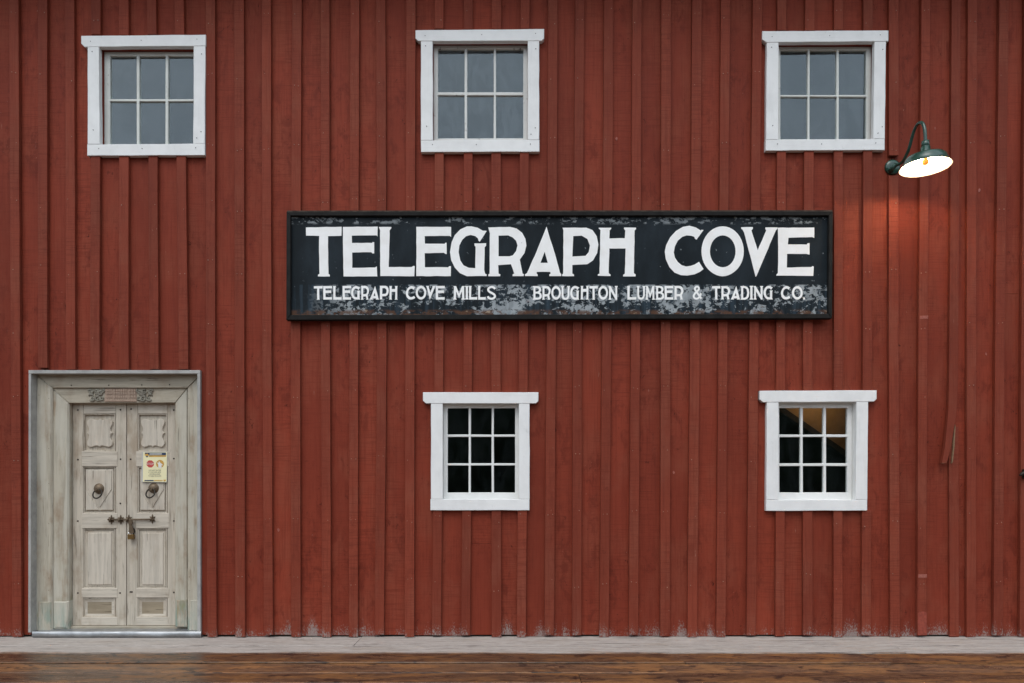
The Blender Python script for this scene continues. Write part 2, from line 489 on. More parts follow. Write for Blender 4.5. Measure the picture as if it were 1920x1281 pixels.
# ------------------------------------------------------------------ mesh builder
class MB:
    def __init__(self):
        self.v, self.f, self.s = [], [], []

    def add(self, verts, faces, smooth=False):
        o = len(self.v)
        self.v += [tuple(p) for p in verts]
        self.f += [tuple(i + o for i in f) for f in faces]
        self.s += [smooth] * len(faces)
        return self

    def box(self, a, b):
        x0, y0, z0 = a
        x1, y1, z1 = b
        x0, x1 = min(x0, x1), max(x0, x1)
        y0, y1 = min(y0, y1), max(y0, y1)
        z0, z1 = min(z0, z1), max(z0, z1)
        v = [(x0, y0, z0), (x1, y0, z0), (x1, y1, z0), (x0, y1, z0), (x0, y0, z1), (x1, y0, z1), (x1, y1, z1), (x0, y1, z1)]
        return self.add(v, [(0, 1, 5, 4), (1, 2, 6, 5), (2, 3, 7, 6), (3, 0, 4, 7), (4, 5, 6, 7), (3, 2, 1, 0)])

    def prism(self, loop, yf, yb, ch=0.0, holes=()):
        """outline in (x, z), front at y = yf (towards the camera), back at yb, chamfered front edge"""
        loops = [list(loop)] + [list(h) for h in holes]
        for i, lp in enumerate(loops):
            q = [lp[0]]
            for p in lp[1:]:
                if abs(p[0] - q[-1][0]) + abs(p[1] - q[-1][1]) > 1e-6:
                    q.append(p)
            if abs(q[0][0] - q[-1][0]) + abs(q[0][1] - q[-1][1]) < 1e-6:
                q.pop()
            ar = sum(q[j][0] * q[(j + 1) % len(q)][1] - q[(j + 1) % len(q)][0] * q[j][1] for j in range(len(q)))
            if (ar < 0) == (i == 0):
                q.reverse()
            loops[i] = q

        def inset(lp, t):
            out = []
            n = len(lp)
            for j in range(n):
                a, b, c = Vector(lp[j - 1]), Vector(lp[j]), Vector(lp[(j + 1) % n])
                d1, d2 = (b - a).normalized(), (c - b).normalized()
                n1_, n2_ = Vector((-d1.y, d1.x)), Vector((-d2.y, d2.x))
                k = max(0.35, 1 + n1_.dot(n2_))
                q = b + (n1_ + n2_) * (t / k)
                out.append((q.x, q.y))
            return out
        fl = [inset(lp, ch) if ch else lp for lp in loops]
        tri = tessellate_polygon([[Vector((x, z, 0)) for x, z in lp] for lp in fl])
        flat = [p for lp in fl for p in lp]
        base = len(self.v)
        self.v += [(x, yf, z) for x, z in flat]
        for t in tri:
            a, b, c = (flat[i] for i in t)
            cr_ = (b[0] - a[0]) * (c[1] - a[1]) - (c[0] - a[0]) * (b[1] - a[1])
            t = tuple(t) if cr_ > 0 else tuple(reversed(t))
            self.f.append(tuple(i + base for i in t))
            self.s.append(False)
        off = base
        for k, lp in enumerate(loops):
            n = len(lp)
            ring_prev = [off + j for j in range(n)]
            off += n
            rings = []
            if ch:
                rings.append([(x, yf + ch, z) for x, z in lp])
            rings.append([(x, yb, z) for x, z in lp])
            for rg in rings:
                s = len(self.v)
                self.v += rg
                cur = [s + j for j in range(n)]
                for j in range(n):
                    jn = (j + 1) % n
                    self.f.append((ring_prev[jn], ring_prev[j], cur[j], cur[jn]))
                    self.s.append(False)
                ring_prev = cur
            if k == 0 and not holes:
                tb = tessellate_polygon([[Vector((x, z, 0)) for x, z in lp]])
                for t in tb:
                    a, b, c = (lp[i] for i in t)
                    cr_ = (b[0] - a[0]) * (c[1] - a[1]) - (c[0] - a[0]) * (b[1] - a[1])
                    t = tuple(t) if cr_ < 0 else tuple(reversed(t))
                    self.f.append(tuple(ring_prev[i] for i in t))
                    self.s.append(False)
        return self

    def tube(self, pts, r, n=8, cap=True):
        pts = [Vector(p) for p in pts]
        rs = r if isinstance(r, (list, tuple)) else [r] * len(pts)
        base = len(self.v)
        up = None
        for i, p in enumerate(pts):
            t = (pts[min(i + 1, len(pts) - 1)] - pts[max(i - 1, 0)]).normalized()
            if up is None:
                up = t.orthogonal().normalized()
            up = (up - t * up.dot(t)).normalized()
            s = t.cross(up)
            for k in range(n):
                a = 2 * math.pi * k / n
                self.v.append(tuple(p + (up * math.cos(a) + s * math.sin(a)) * rs[i]))
        for i in range(len(pts) - 1):
            for k in range(n):
                a, b = base + i * n + k, base + i * n + (k + 1) % n
                self.f.append((a, b, b + n, a + n))
                self.s.append(True)
        if cap:
            self.f.append(tuple(base + k for k in reversed(range(n))))
            self.f.append(tuple(base + (len(pts) - 1) * n + k for k in range(n)))
            self.s += [False, False]
        return self

    def lathe(self, prof, mat, n=32, closed=False):
        """profile (r, h) turned round local z, placed by matrix mat"""
        base = len(self.v)
        for r, h in prof:
            for k in range(n):
                a = 2 * math.pi * k / n
                self.v.append(tuple(mat @ Vector((r * math.cos(a), r * math.sin(a), h))))
        for i in range(len(prof) - 1):
            for k in range(n):
                a, b = base + i * n + k, base + i * n + (k + 1) % n
                self.f.append((a, b, b + n, a + n))
                self.s.append(True)
        return self

    def build(self, name, mat, parent=None):
        me = bpy.data.meshes.new(name)
        me.from_pydata(self.v, [], self.f)
        me.polygons.foreach_set('use_smooth', self.s)
        me.materials.append(mat)
        me.update()
        o = bpy.data.objects.new(name, me)
        COL.objects.link(o)
        if parent is not None:
            o.parent = parent
            o.matrix_parent_inverse = parent.matrix_world.inverted()
        return o


def thing(name, label, cat, loc=(0, 0, 0), group=None):
    o = bpy.data.objects.new(name, None)
    o.empty_display_size = 0.2
    COL.objects.link(o)
    o.location = loc
    o.matrix_world = Matrix.Translation(loc)
    o['label'] = label
    o['category'] = cat
    if group:
        o['group'] = group
    return o


def wobble(pts, amp=0.28, seg=9):
    """split long sides and shift points a hair: brush-painted edges"""
    out = []
    for j, a in enumerate(pts):
        b = pts[(j + 1) % len(pts)]
        L_ = math.hypot(b[0] - a[0], b[1] - a[1])
        m = max(1, int(L_ / seg))
        for k in range(m):
            t = k / m
            jx = random.uniform(-amp, amp) if k else 0
            jy = random.uniform(-amp, amp) if k else 0
            out.append((a[0] + (b[0] - a[0]) * t + jx, a[1] + (b[1] - a[1]) * t + jy))
    return out


def rect(x0, y0, x1, y1):
    return [(x0, y0), (x1, y0), (x1, y1), (x0, y1)]


# ------------------------------------------------------------------ the setting: boardwalk, cove, far shore
deck = MB().box((-9, 0.06, -0.35), (9, -9.2, -0.075)).build('boardwalk', M['dark_room'])
deck['kind'] = 'structure'
deck['label'] = 'weathered plank boardwalk in front of the red building'


def row_y(py):
    return -(D - F * ZC / (py - HY))


edges = [0.055, row_y(1211), row_y(1225.5), row_y(1243.5), row_y(1262), row_y(1281.5)]
while edges[-1] > -9.0:
    edges.append(edges[-1] - random.uniform(0.27, 0.3))
joints = {0: [(672, 0.0)], 1: [(1690, 0.2)], 2: [(1266, -0.35), (1640, -0.45)], 3: [(1244, -0.05)], 4: [(1087, 0.0)]}
for i in range(len(edges) - 1):
    ya, yb = edges[i] - 0.009, edges[i + 1] + 0.009
    cuts = []
    if i in joints:
        for px, sk in joints[i]:
            dist = D + (ya + yb) / 2
            cuts.append(((px - 960) / F * dist, sk))
    else:
        cuts.append((random.uniform(-5, 5), 0.0))
    xs = [(-9.0, 0.0)] + sorted(cuts) + [(9.0, 0.0)]
    for a, b in zip(xs[:-1], xs[1:]):
        zt = random.uniform(-0.008, 0.004)
        tilt = random.uniform(-0.002, 0.002)
        wob = random.uniform(-0.010, 0.010)
        n = 9
        top, mb = [], MB()
        sa, sb = a[1] * (ya - yb) / 2, b[1] * (ya - yb) / 2
        vs_, c = [], 0.003
        for k in range(n):
            t = k / (n - 1)
            xf = (a[0] + 0.003 + sa) * (1 - t) + (b[0] - 0.003 + sb) * t
            xn = (a[0] + 0.003 - sa) * (1 - t) + (b[0] - 0.003 - sb) * t
            e1, e2 = random.uniform(-.0025, .0025), random.uniform(-.0025, .0025)
            z = zt + tilt * math.sin(3 * t) + random.uniform(-0.001, 0.001)
            vs_ += [(xf, ya + e1, z - 0.07), (xf, ya + e1, z - c), (xf, ya - c + e1, z), (xn, yb + c + e2, z + wob * 0.5), (xn, yb + e2, z - c), (xn, yb + e2, z - 0.07)]
        fs = []
        for k in range(n - 1):
            for q in range(5):
                p0 = k * 6 + q
                fs.append((p0, p0 + 1, p0 + 7, p0 + 6))
        fs.append(tuple(range(5, -1, -1)))
        fs.append(tuple((n - 1) * 6 + q for q in range(6)))
        fs = [tuple(reversed(f)) for f in fs]
        mb.add(vs_, fs)
        mb.build('plank', M['deck'], deck)

water = MB().box((-400, -400, -2.6), (400, 60, -2.0)).build('water', M['water'])
water['kind'] = 'structure'
hill = MB()
na, nr = 72, 7
hv, hf = [], []
rr_ = random.Random(4)
for a in range(na + 1):
    th = R(180 + 180 * a / na)
    top = 30 + 7 * math.sin(a * 0.33) + 4 * math.sin(a * 0.9 + 1) + rr_.uniform(-2.5, 2.5)
    for k in range(nr):
        t = k / (nr - 1)
        r = 90 + 45 * t + rr_.uniform(-1.5, 1.5)
        z = -2.4 + top * (t ** 0.8) + (rr_.uniform(-1.2, 1.2) if k else 0)
        hv.append((r * math.cos(th), r * math.sin(th), z))
for a in range(na):
    for k in range(nr - 1):
        p0 = a * nr + k
        hf.append((p0, p0 + nr, p0 + nr + 1, p0 + 1))
hill.add(hv, hf)
hill_o = hill.build('hill', M['wood_hill'])
hill_o['kind'] = 'structure'

# ------------------------------------------------------------------ the red building
barn = thing('red_building', 'long red board and batten timber building with white trimmed windows', 'building', (0, 0, 0))
BT = 0.036        # batten thickness
TT = 0.049        # trim front
WALL_TOP = 7.25

# windows: pixel outlines read off the photograph
WIN = {
    'ul': dict(head=[(152, 67), (385.5, 65), (385.5, 86), (158, 88), (152, 81.5)],
               left=[(164, 88), (185.3, 87.7), (187, 270), (164, 270.5)], right=[(363, 86.5), (385, 86), (383.5, 269), (362, 269.5)],
               sill=[(163.3, 270.8), (384, 269.3), (384, 291), (163.3, 292)],
               sash=(195, 97, 376, 281), glass=(206, 105, 365, 271), mv=[(256, 261), (310, 315)], mh=[(186, 190)], white=False, mat='sash', g='glass_up',
               label='small six pane window high above the weathered door'),
    'um': dict(head=[(779, 56.5), (1020.3, 54.2), (1020.3, 72), (1015.8, 76.5), (784, 77), (779, 72)],
               left=[(789, 77.3), (811, 77.3), (811.5, 263), (789, 263)], right=[(989.6, 76.8), (1011, 76.8), (1011, 262), (990, 262.3)],
               sill=[(789, 263.3), (1011.5, 262.3), (1011.5, 284.5), (789.5, 285.3)],
               sash=(813, 85, 990.5, 268), glass=(821, 92, 981, 259.5), mv=[(871, 876), (925.6, 930)], mh=[(173, 178.6)], white=False, mat='sash_peel', g='glass_dusty',
               label='six pane window with peeling sash above the middle of the sign'),
    'ur': dict(head=[(1429.4, 58.3), (1666, 57), (1666, 77.2), (1437.4, 79.6), (1429.4, 74)],
               left=[(1437.8, 79.8), (1460, 79.6), (1459.5, 261.5), (1436.5, 262)], right=[(1640, 78), (1661.5, 77.7), (1659.3, 260), (1637.5, 260.3)],
               sill=[(1435.8, 262.2), (1659, 260.3), (1659, 281.5), (1435.8, 282.5)],
               sash=(1454, 87.5, 1634, 268), glass=(1463.3, 94, 1624.6, 261), mv=[(1514.6, 1518.4), (1569, 1573)], mh=[(178, 181.6)], white=False, mat='sash', g='glass_up',
               label='six pane window beside the green wall lamp'),
    'lm': dict(head=[(793, 735.7), (1009.5, 735.7), (1009.5, 752), (1005, 756.5), (798.5, 756.5), (793, 751.5)],
               left=[(808, 756.7), (830, 756.7), (830, 936), (808, 936)], right=[(972.8, 756.7), (993, 756.7), (993, 936), (972.8, 936)],
               sill=[(807, 936.2), (992.7, 936.2), (992.7, 957), (807, 957)],
               sash=(831, 758, 975, 938), glass=(839.3, 765.3, 965.8, 923.7), mv=[(878.7, 882.8), (921.8, 926)], mh=[(815, 819.3), (869, 873)], white=True, mat='sash_new', g='glass',
               label='nine pane window with dark glass below the middle of the sign'),
    'lr': dict(head=[(1424.4, 733), (1644, 732), (1644, 748), (1639, 753), (1431, 754.3), (1424.4, 749)],
               left=[(1438, 754.5), (1460, 754.3), (1459.3, 937), (1437, 937.3)], right=[(1606, 753.2), (1628, 753), (1626.5, 937), (1604.5, 937)],
               sill=[(1436.6, 937.5), (1626.3, 937.2), (1626, 957.5), (1436.6, 958)],
               sash=(1454, 757, 1598, 938), glass=(1461.5, 765, 1588.6, 923.7), mv=[(1501, 1505.5), (1544, 1549)], mh=[(815, 819.6), (869, 874)], white=True, mat='sash_new', g='glass',
               label='nine pane window with a lit stairway behind it'),
}
SF = 0.034            # sash front lies this far behind the board face
openings = []
for k, w in WIN.items():
    x0, z1 = P(w['sash'][0], w['sash'][1], -SF)
    x1, z0 = P(w['sash'][2], w['sash'][3], -SF)
    w['rect'] = (x0, x1, z0, z1)
    openings.append((x0 - 0.025, x1 + 0.025, z0 - 0.025, z1 + 0.025))
DOOR = (P(57, 0, 0)[0], P(373, 0, 0)[0], -0.2, P(0, 699, 0)[1])
openings.append(DOOR)

# battens: left edge in photo px at rows 0, 640 and 1190
BX_T = [17, 71, 122, 171, 223, 276, 327, 386, 439, 491, 548, 601, 657, 705, 762, 815, 870, 922, 976, 1028, 1079, 1133, 1186, 1240, 1298, 1352, 1412, 1458, 1510, 1564, 1619, 1667, 1728, 1784, 1815, 1874, 1922]
BX_M = [20, 71, 124, 169, 223, 280, 335, 386, 440, 492, 545, 602, 655, 707, 760, 815, 869, 921, 973, 1025, 1074, 1129, 1183, 1239, 1294, 1347, 1405, 1456, 1506, 1564, 1618, 1667, 1722, 1780, 1813, 1866, 1915]
BX_B = [23, 75, 128, 175, 228, 283, 337, 389, 441, 495, 546, 604, 654, 702, 759, 810, 865, 922, 969, 1021, 1073, 1124, 1179, 1238, 1289, 1343, 1400, 1454, 1506, 1563, 1616, 1670, 1720, 1782, 1813, 1863, 1912]
for k in range(1, 9):      # the wall goes on outside the frame
    BX_T.insert(0, 17 - 54 * k); BX_M.insert(0, 20 - 54 * k); BX_B.insert(0, 23 - 54 * k)
    BX_T.append(1922 + 54 * k); BX_M.append(1915 + 54 * k); BX_B.append(1912 + 54 * k)
NB = len(BX_T)
BW = [random.uniform(16.2, 18.0) for _ in range(NB)]


def batten_px(i, py):
    if py <= 640:
        t = py / 640
        return BX_T[i] * (1 - t) + BX_M[i] * t
    t = (py - 640) / 550
    return BX_M[i] * (1 - t) + BX_B[i] * t


def z2py(z):
    return HY - (z - ZC) * F / D


def mid_x(i, z):
    py = z2py(z)
    return P(batten_px(i, py) + BW[i] / 2, py, BT)[0]


# boards run from the middle of one batten to the middle of the next, cut round the openings
def edge_path(i, z_top, z_bot, side, ops):
    """top to bottom; side +1: this is the board's right edge"""
    path = [(mid_x(i, z_top) - side * 0.0022, z_top)]
    zs = [z_top - (z_top - z_bot) * t / 8 for t in range(1, 8)]
    evs = sorted(ops, key=lambda o: -o[3])
    z_cur = z_top
    for (xa, xb, za, zb) in evs:
        for z in zs:
            if zb < z < z_cur:
                path.append((mid_x(i, z) - side * 0.0022, z))
        xin = xa if side > 0 else xb
        path.append((mid_x(i, zb) - side * 0.0022, zb))
        path.append((xin, zb))
        if za <= z_bot:
            path.append((xin, z_bot))
            return path
        path.append((xin, za))
        path.append((mid_x(i, za) - side * 0.0022, za))
        z_cur = za
    for z in zs:
        if z < z_cur - 1e-4:
            path.append((mid_x(i, z) - side * 0.0022, z))
    path.append((mid_x(i, z_bot) - side * 0.0022, z_bot))
    return path


extra_split = {0: []}
for i in range(NB - 1):
    zb0 = random.choice([0.003, 0.003, 0.008, 0.014, 0.019])
    ivs = [(WALL_TOP, zb0)]
    lops, rops = [], []
    for o in openings:
        zm = (max(o[2], 0) + o[3]) / 2
        xl, xr = mid_x(i, zm), mid_x(i + 1, zm)
        if o[0] <= xl + 0.004 and o[1] >= xr - 0.004:
            new = []
            for zt, zb in ivs:
                if o[3] < zt and o[2] > zb:
                    new += [(zt, o[3]), (o[2], zb)]
                elif zb < o[3] < zt and o[2] <= zb:
                    new.append((zt, o[3]))
                else:
                    new.append((zt, zb))
            ivs = new
        elif xl < o[0] < xr:
            rops.append(o)
        elif xl < o[1] < xr:
            lops.append(o)
    # a few boards are pieced together from two lengths
    xm = z2py(0)
    px_here = batten_px(i, 600)
    for a_px, row in ((1866, 551), (869, 1020)):
        if abs(px_here - a_px) < 12:
            zc = P(0, row)[1]
            new = []
            for zt, zb in ivs:
                if zb < zc < zt:
                    new += [(zt, zc + 0.001), (zc - 0.001, zb)]
                else:
                    new.append((zt, zb))
            ivs = new
    for zt, zb in ivs:
        lo = [o for o in lops if o[3] < zt and o[3] > zb]
        ro = [o for o in rops if o[3] < zt and o[3] > zb]
        right = edge_path(i + 1, zt, zb, 1, ro)
        left = edge_path(i, zt, zb, -1, lo)
        yf = random.uniform(-0.001, 0.0025)
        MB().prism(left + right[::-1], yf, 0.026, 0.0015).build('board', M['board'], barn)

cutpx = []     # (px range, py range) where battens stop for trim
for k, w in WIN.items():
    xs = [p[0] for p in w['head']]
    cutpx.append((min(xs) - 1, max(xs) + 0.5, min(p[1] for p in w['head']), max(p[1] for p in w['sill'])))
cutpx.append((52, 376.5, 694, 1300))


def batten_prism(i, py0, py1, d=BT, yb=-0.0045):
    L, Rr = [], []
    n = max(2, int(abs(py1 - py0) / 75))
    w = BW[i] / 190
    for k in range(n + 1):
        py = py0 + (py1 - py0) * k / n
        x, z = P(batten_px(i, py), py, BT)
        j = random.uniform(-0.0012, 0.0012)
        L.append((x + j, z))
        Rr.append((x + w + j + random.uniform(-0.0008, 0.0008), z))
    return MB().prism(L + Rr[::-1], -d, yb, 0.0022)


for i in range(NB):
    top = z2py(WALL_TOP)
    bot = 1195.5 - random.choice([0.5, 0.5, 1.0, 2.0, 4.0, 5.0])
    segs = [(top, bot)]
    for (xa, xb, ya, yb) in cutpx:
        pm = batten_px(i, (ya + min(yb, 1190)) / 2) + BW[i] / 2
        if xa + 3 < pm < xb - 3:
            g = random.uniform(-1.0, 1.5)
            if ya == 694:
                g = random.uniform(-4.5, 0)
            segs = [q for s in segs for q in (((s[0], ya + g), (yb, s[1])) if s[0] < ya < s[1] else (s,))]
    if abs(BX_M[i] - 1667) < 2:
        segs = [(top, 291.5), (329, bot)]
    broken = abs(BX_M[i] - 1780) < 2
    if broken:
        segs = [(800, bot)]
    for a, b in segs:
        if b - a < 6:
            continue
        dd = BT + random.uniform(-0.002, 0.003)
        if broken:
            dd = BT - 0.009
        batten_prism(i, a, b, dd).build('batten', M['batten'], barn)
    if broken:
        # the upper length has split and its foot swings out to the left
        mb = MB()
        ys = [top, 200, 420, 640, 720, 765, 790, 815, 840, 868]
        Lx = [1786, 1783.5, 1782, 1780, 1779.5, 1778.5, 1776.5, 1774, 1771.5, 1766.5]
        Rx = [1802, 1800, 1798, 1796.5, 1796, 1794, 1791, 1787, 1782.5, 1775.5]
        out = [0, 0, 0, 0, 0.003, 0.008, 0.014, 0.021, 0.029, 0.038]
        vv, ff = [], []
        for y_, lx, rx, oo in zip(ys, Lx, Rx, out):
            xl, z = P(lx, y_, BT + oo)
            xr, _ = P(rx, y_, BT + oo)
            vv += [(xl, -0.0015 - oo, z), (xl, -BT - oo, z), (xr, -BT - oo, z), (xr, -0.0015 - oo, z)]
        for q in range(len(ys) - 1):
            for e in range(4):
                a0, a1 = q * 4 + e, q * 4 + (e + 1) % 4
                ff.append((a0, a0 + 4, a1 + 4, a1))
        ff.append((0, 1, 2, 3))
        ff.append(tuple((len(ys) - 1) * 4 + e for e in (3, 2, 1, 0)))
        mb.add(vv, ff)
        bb = mb.build('batten', M['batten'], barn)
        bb['label'] = 'split batten with its lower end swinging loose'
        MB().prism(PL([(1790.8, 796), (1791.6, 802), (1789.6, 838), (1786.6, 866), (1784.4, 869), (1786.9, 845), (1788, 822)], 0.045), -0.046, -0.012, 0.001).build('splinter', M['raw'], bb)
        MB().prism(PL([(1766.6, 866.6), (1774.8, 866), (1774, 868.3), (1767, 868.8)], 0.07), -0.0735, -0.045, 0.0008).build('splinter', M['raw'], bb)

# repainted scraps on one batten, chips on the boards
for pts, mt in (([(1724.3, 592.5), (1739.8, 592), (1739.5, 597.8), (1724.3, 598)], 'pale_red'),
                ([(1721.5, 1077), (1737.3, 1076.6), (1737.3, 1083), (1721.6, 1083.4)], 'pale_red'),
                ([(1721, 1150), (1730, 1146), (1737, 1149), (1737, 1191), (1720.8, 1191)], 'new_red')):
    MB().prism(PL(pts, BT), -BT - 0.0048, -BT + 0.004).build('paint_patch', M[mt], barn)
for cx, cy, s in ((1836, 357, 3.4), (1849, 664, 2.2), (1156, 260, 3.0), (1263, 886, 2.6), (1753, 241, 2.0), (522, 994, 3.0)):
    pts = [(cx + s * math.cos(a) * random.uniform(.4, 1), cy + 1.5 * s * math.sin(a) * random.uniform(.5, 1)) for a in [k * 0.9 for k in range(7)]]
    MB().prism(PL(pts), -0.0022, 0.004).build('paint_chip', M['pale_red'], barn)


nails = MB()
for i in range(NB):
    if not 0 < BX_M[i] < 1915:
        continue
    for row in range(30, 1190, 118):
        py = row + random.uniform(-16, 16)
        pm = batten_px(i, py)
        if any(xa - 2 < pm + 8 < xb + 2 and ya - 3 < py < yb + 3 for xa, xb, ya, yb in cutpx) or abs(BX_M[i] - 1780) < 2:
            continue
        if 390 < py < 606 and 530 < pm < 1566 or abs(BX_M[i] - 1667) < 3 and 285 < py < 335:
            continue
        for fx in (0.28, 0.74):
            if random.random() < 0.45:
                continue
            cx, cz = P(pm + BW[i] * fx + random.uniform(-.8, .8), py + random.uniform(-1.5, 1.5), BT)
            r = random.uniform(0.003, 0.0055)
            nails.prism([(cx + r * math.cos(a), cz + r * math.sin(a)) for a in [k * math.pi / 3 for k in range(6)]], -BT - 0.0045, -BT + 0.004)
nails_o = nails.build('nail_heads', plain('pale_nail_filler', (0.38, 0.20, 0.15), 0.7, 0, 0.3, 0.5, 40), barn)
nails_o['kind'] = 'stuff'


# ------------------------------------------------------------------ windows
def build_window(w):
    x0, x1, z0, z1 = w['rect']
    gx0, gz1 = P(w['glass'][0], w['glass'][1], -SF)
    gx1, gz0 = P(w['glass'][2], w['glass'][3], -SF)
    ys, yb = SF, SF + 0.036
    holes = []
    xe = [gx0] + [P(p, 0, -SF)[0] for m in w['mv'] for p in m] + [gx1]
    ze = [gz1] + [P(0, p, -SF)[1] for m in w['mh'] for p in m] + [gz0]
    cells = [(xe[a], xe[a + 1], ze[b + 1], ze[b]) for b in range(0, len(ze), 2) for a in range(0, len(xe), 2)]
    for (a, b, c, d) in cells:
        j = lambda: random.uniform(-0.0012, 0.0012)
        holes.append([(a + j(), c + j()), (b + j(), c + j()), (b + j(), d + j()), (a + j(), d + j())])
    g = 0.0015
    sash = MB().prism([(x0 + g, z0 + g), (x1 - g, z0 + g), (x1 - g, z1 - g), (x0 + g, z1 - g)], ys, yb, 0.0035, holes).build('window', M[w['mat']], barn)
    sash['label'] = w['label']
    for (a, b, c, d) in cells:
        e = 0.004
        cx, cz = (a + b) / 2, (c + d) / 2
        p = MB().box((a - cx - e, -0.0015, c - cz - e), (b - cx + e, 0.0015, d - cz + e)).build('pane', M[w['g']])
        p.location = (cx, ys + 0.020, cz)
        p.rotation_euler = (random.uniform(-.004, .004), 0, random.uniform(-.004, .004))
        p.parent = sash
    lin = M['sash_new'] if w['white'] else M['liner']
    t, y1 = 0.022, yb + 0.03
    yfr = 0.0005
    lm = MB()
    lm.box((x0 - t, yfr, z0 - t), (x0, y1, z1 + t)).box((x1, yfr, z0 - t), (x1 + t, y1, z1 + t))
    lm.box((x0, yfr, z1), (x1, y1, z1 + t)).box((x0, yfr, z0 - t), (x1, y1, z0))
    lm.build('reveal', lin, sash)
    for nm, key, mt in (('head_trim', 'head', 'white'), ('side_trim', 'left', 'white_v'), ('side_trim', 'right', 'white_v'), ('sill_trim', 'sill', 'white')):
        front = TT + (0.003 if nm == 'head_trim' else 0.0)
        MB().prism(PL(wobble(w[key], 0.33, 26), front), -front, -0.001, 0.003).build(nm, M[mt], sash)
    # nail heads
    nm = MB()
    hd, sl, lf, rt = w['head'], w['sill'], w['left'], w['right']
    hx0, hx1 = hd[0][0], hd[1][0]
    spots = [(hx0 + 18, hd[0][1] + 11), ((hx0 + hx1) / 2 + random.uniform(-8, 8), hd[0][1] + 9), (hx1 - 16, hd[1][1] + 9),
             (lf[0][0] + 9, lf[0][1] + 9), (lf[0][0] + 11, lf[2][1] - 26), (rt[0][0] + 15, rt[0][1] + 15), (rt[0][0] + 6, rt[2][1] - 10), (rt[0][0] + 14, rt[2][1] - 22),
             (sl[0][0] + 22, sl[0][1] + 8), ((sl[0][0] + sl[1][0]) / 2 - 7, sl[0][1] + 8), (sl[1][0] - 17, sl[1][1] + 8)]
    if not w['white']:
        for px, py in spots:
            cx, cz = P(px, py, TT)
            r = 0.0042
            nm.prism([(cx + r * math.cos(a), cz + r * math.sin(a)) for a in [k * math.pi / 3 for k in range(6)]], -TT - 0.0042, -TT + 0.003)
        no = nm.build('nail_heads', M['iron'], sash)
        no['kind'] = 'stuff'
    return sash


for k in ('ul', 'um', 'ur', 'lm', 'lr'):
    build_window(WIN[k])

# ------------------------------------------------------------------ door surround and doors
FD = -0.052       # outer frame plane (metres in front of boards; negative = recessed)
ID = -0.075       # inner frame plane
LD = -0.135       # door leaves
fl = MB()
# folded sheet metal lining the opening
bx0, bx1, bzt = P(53, 0, .03)[0], P(376, 0, .03)[0], P(0, 695, .03)[1]
ix0, ix1, izt = P(57.5, 0, .03)[0], P(370, 0, .03)[0], P(0, 700.5, .03)[1]
zb_ = P(0, 1186, .03)[1]
fl.prism([(bx0, zb_), (bx0 + 0.004, bzt), (ix0 + 0.003, bzt), (ix0, zb_)], -0.031, 0.14, 0.001)
fl.prism([(ix1, zb_), (ix1, bzt), (bx1 - 0.004, bzt), (bx1, zb_)], -0.031, 0.14, 0.001)
fl.prism([(bx0 + 0.004, izt), (bx1 - 0.004, izt), (bx1 - 0.004, bzt + 0.004), (bx0 + 0.004, bzt + 0.004)], -0.033, 0.14, 0.001)
surround = fl.build('door_surround', M['flashing'], barn)
surround['label'] = 'grey metal lined surround with two stepped wooden frames'


def dpr(pts, d, back, mat, name, par, ch=0.004):
    return MB().prism(PL(pts, d), -d, back, ch).build(name, mat, par)


FY = -FD + 0.11
dpr([(60, 1184), (97, 1184), (97, 727.5), (68, 702)], FD, FY, M['frame_v'], 'outer_jamb', surround, 0.013)
dpr([(351, 1184), (376, 1184), (376, 702), (351, 727.5)], FD, FY, M['frame_v'], 'outer_jamb', surround, 0.012)
dpr([(69, 701.6), (97.2, 727.2), (350.8, 727.2), (376, 701.6)], FD, FY, M['frame_h'], 'outer_lintel', surround, 0.004)
dpr([(97.2, 1181), (128, 1181), (128.5, 756), (97.2, 727.6)], ID, FY + 0.02, M['frame_v'], 'inner_jamb', surround, 0.015)
dpr([(328, 1176), (351, 1176), (351, 727.6), (328, 755.5)], ID, FY + 0.02, M['frame_v'], 'inner_jamb', surround, 0.010)
dpr([(97.4, 727.4), (128.8, 755.7), (327.8, 755.3), (350.8, 727.4)], ID, FY + 0.02, M['frame_h'], 'inner_lintel', surround, 0.003)
# plinth blocks at the feet, turned green with damp
dpr([(70.5, 1184), (95, 1184), (95, 1128), (70.5, 1128)], FD + 0.006, FY, M['frame_v'], 'plinth', surround, 0.010)
dpr([(102, 1178), (125, 1178), (128, 1160), (128, 1127.5), (99.5, 1127.5), (99.5, 1160)], ID + 0.008, FY, M['frame_v'], 'plinth', surround, 0.012)
dpr([(331, 1176), (350.5, 1176), (350.5, 1125), (331, 1125)], ID + 0.006, FY, M['frame_v'], 'plinth', surround, 0.006)
dpr([(353, 1184), (372, 1184), (372, 1125), (357, 1125)], FD + 0.005, FY, M['frame_v'], 'plinth', surround, 0.006)
dpr([(97, 1184.5), (352, 1184.5), (352, 1174.3), (97, 1174.3)], LD + 0.02, FY + 0.06, M['frame_h'], 'threshold', surround, 0.003)
dpr([(60, 1197), (377, 1196.5), (376, 1184.5), (66, 1184.5)], 0.03, 0.10, M['sillmetal'], 'sill_plate', surround, 0.004)
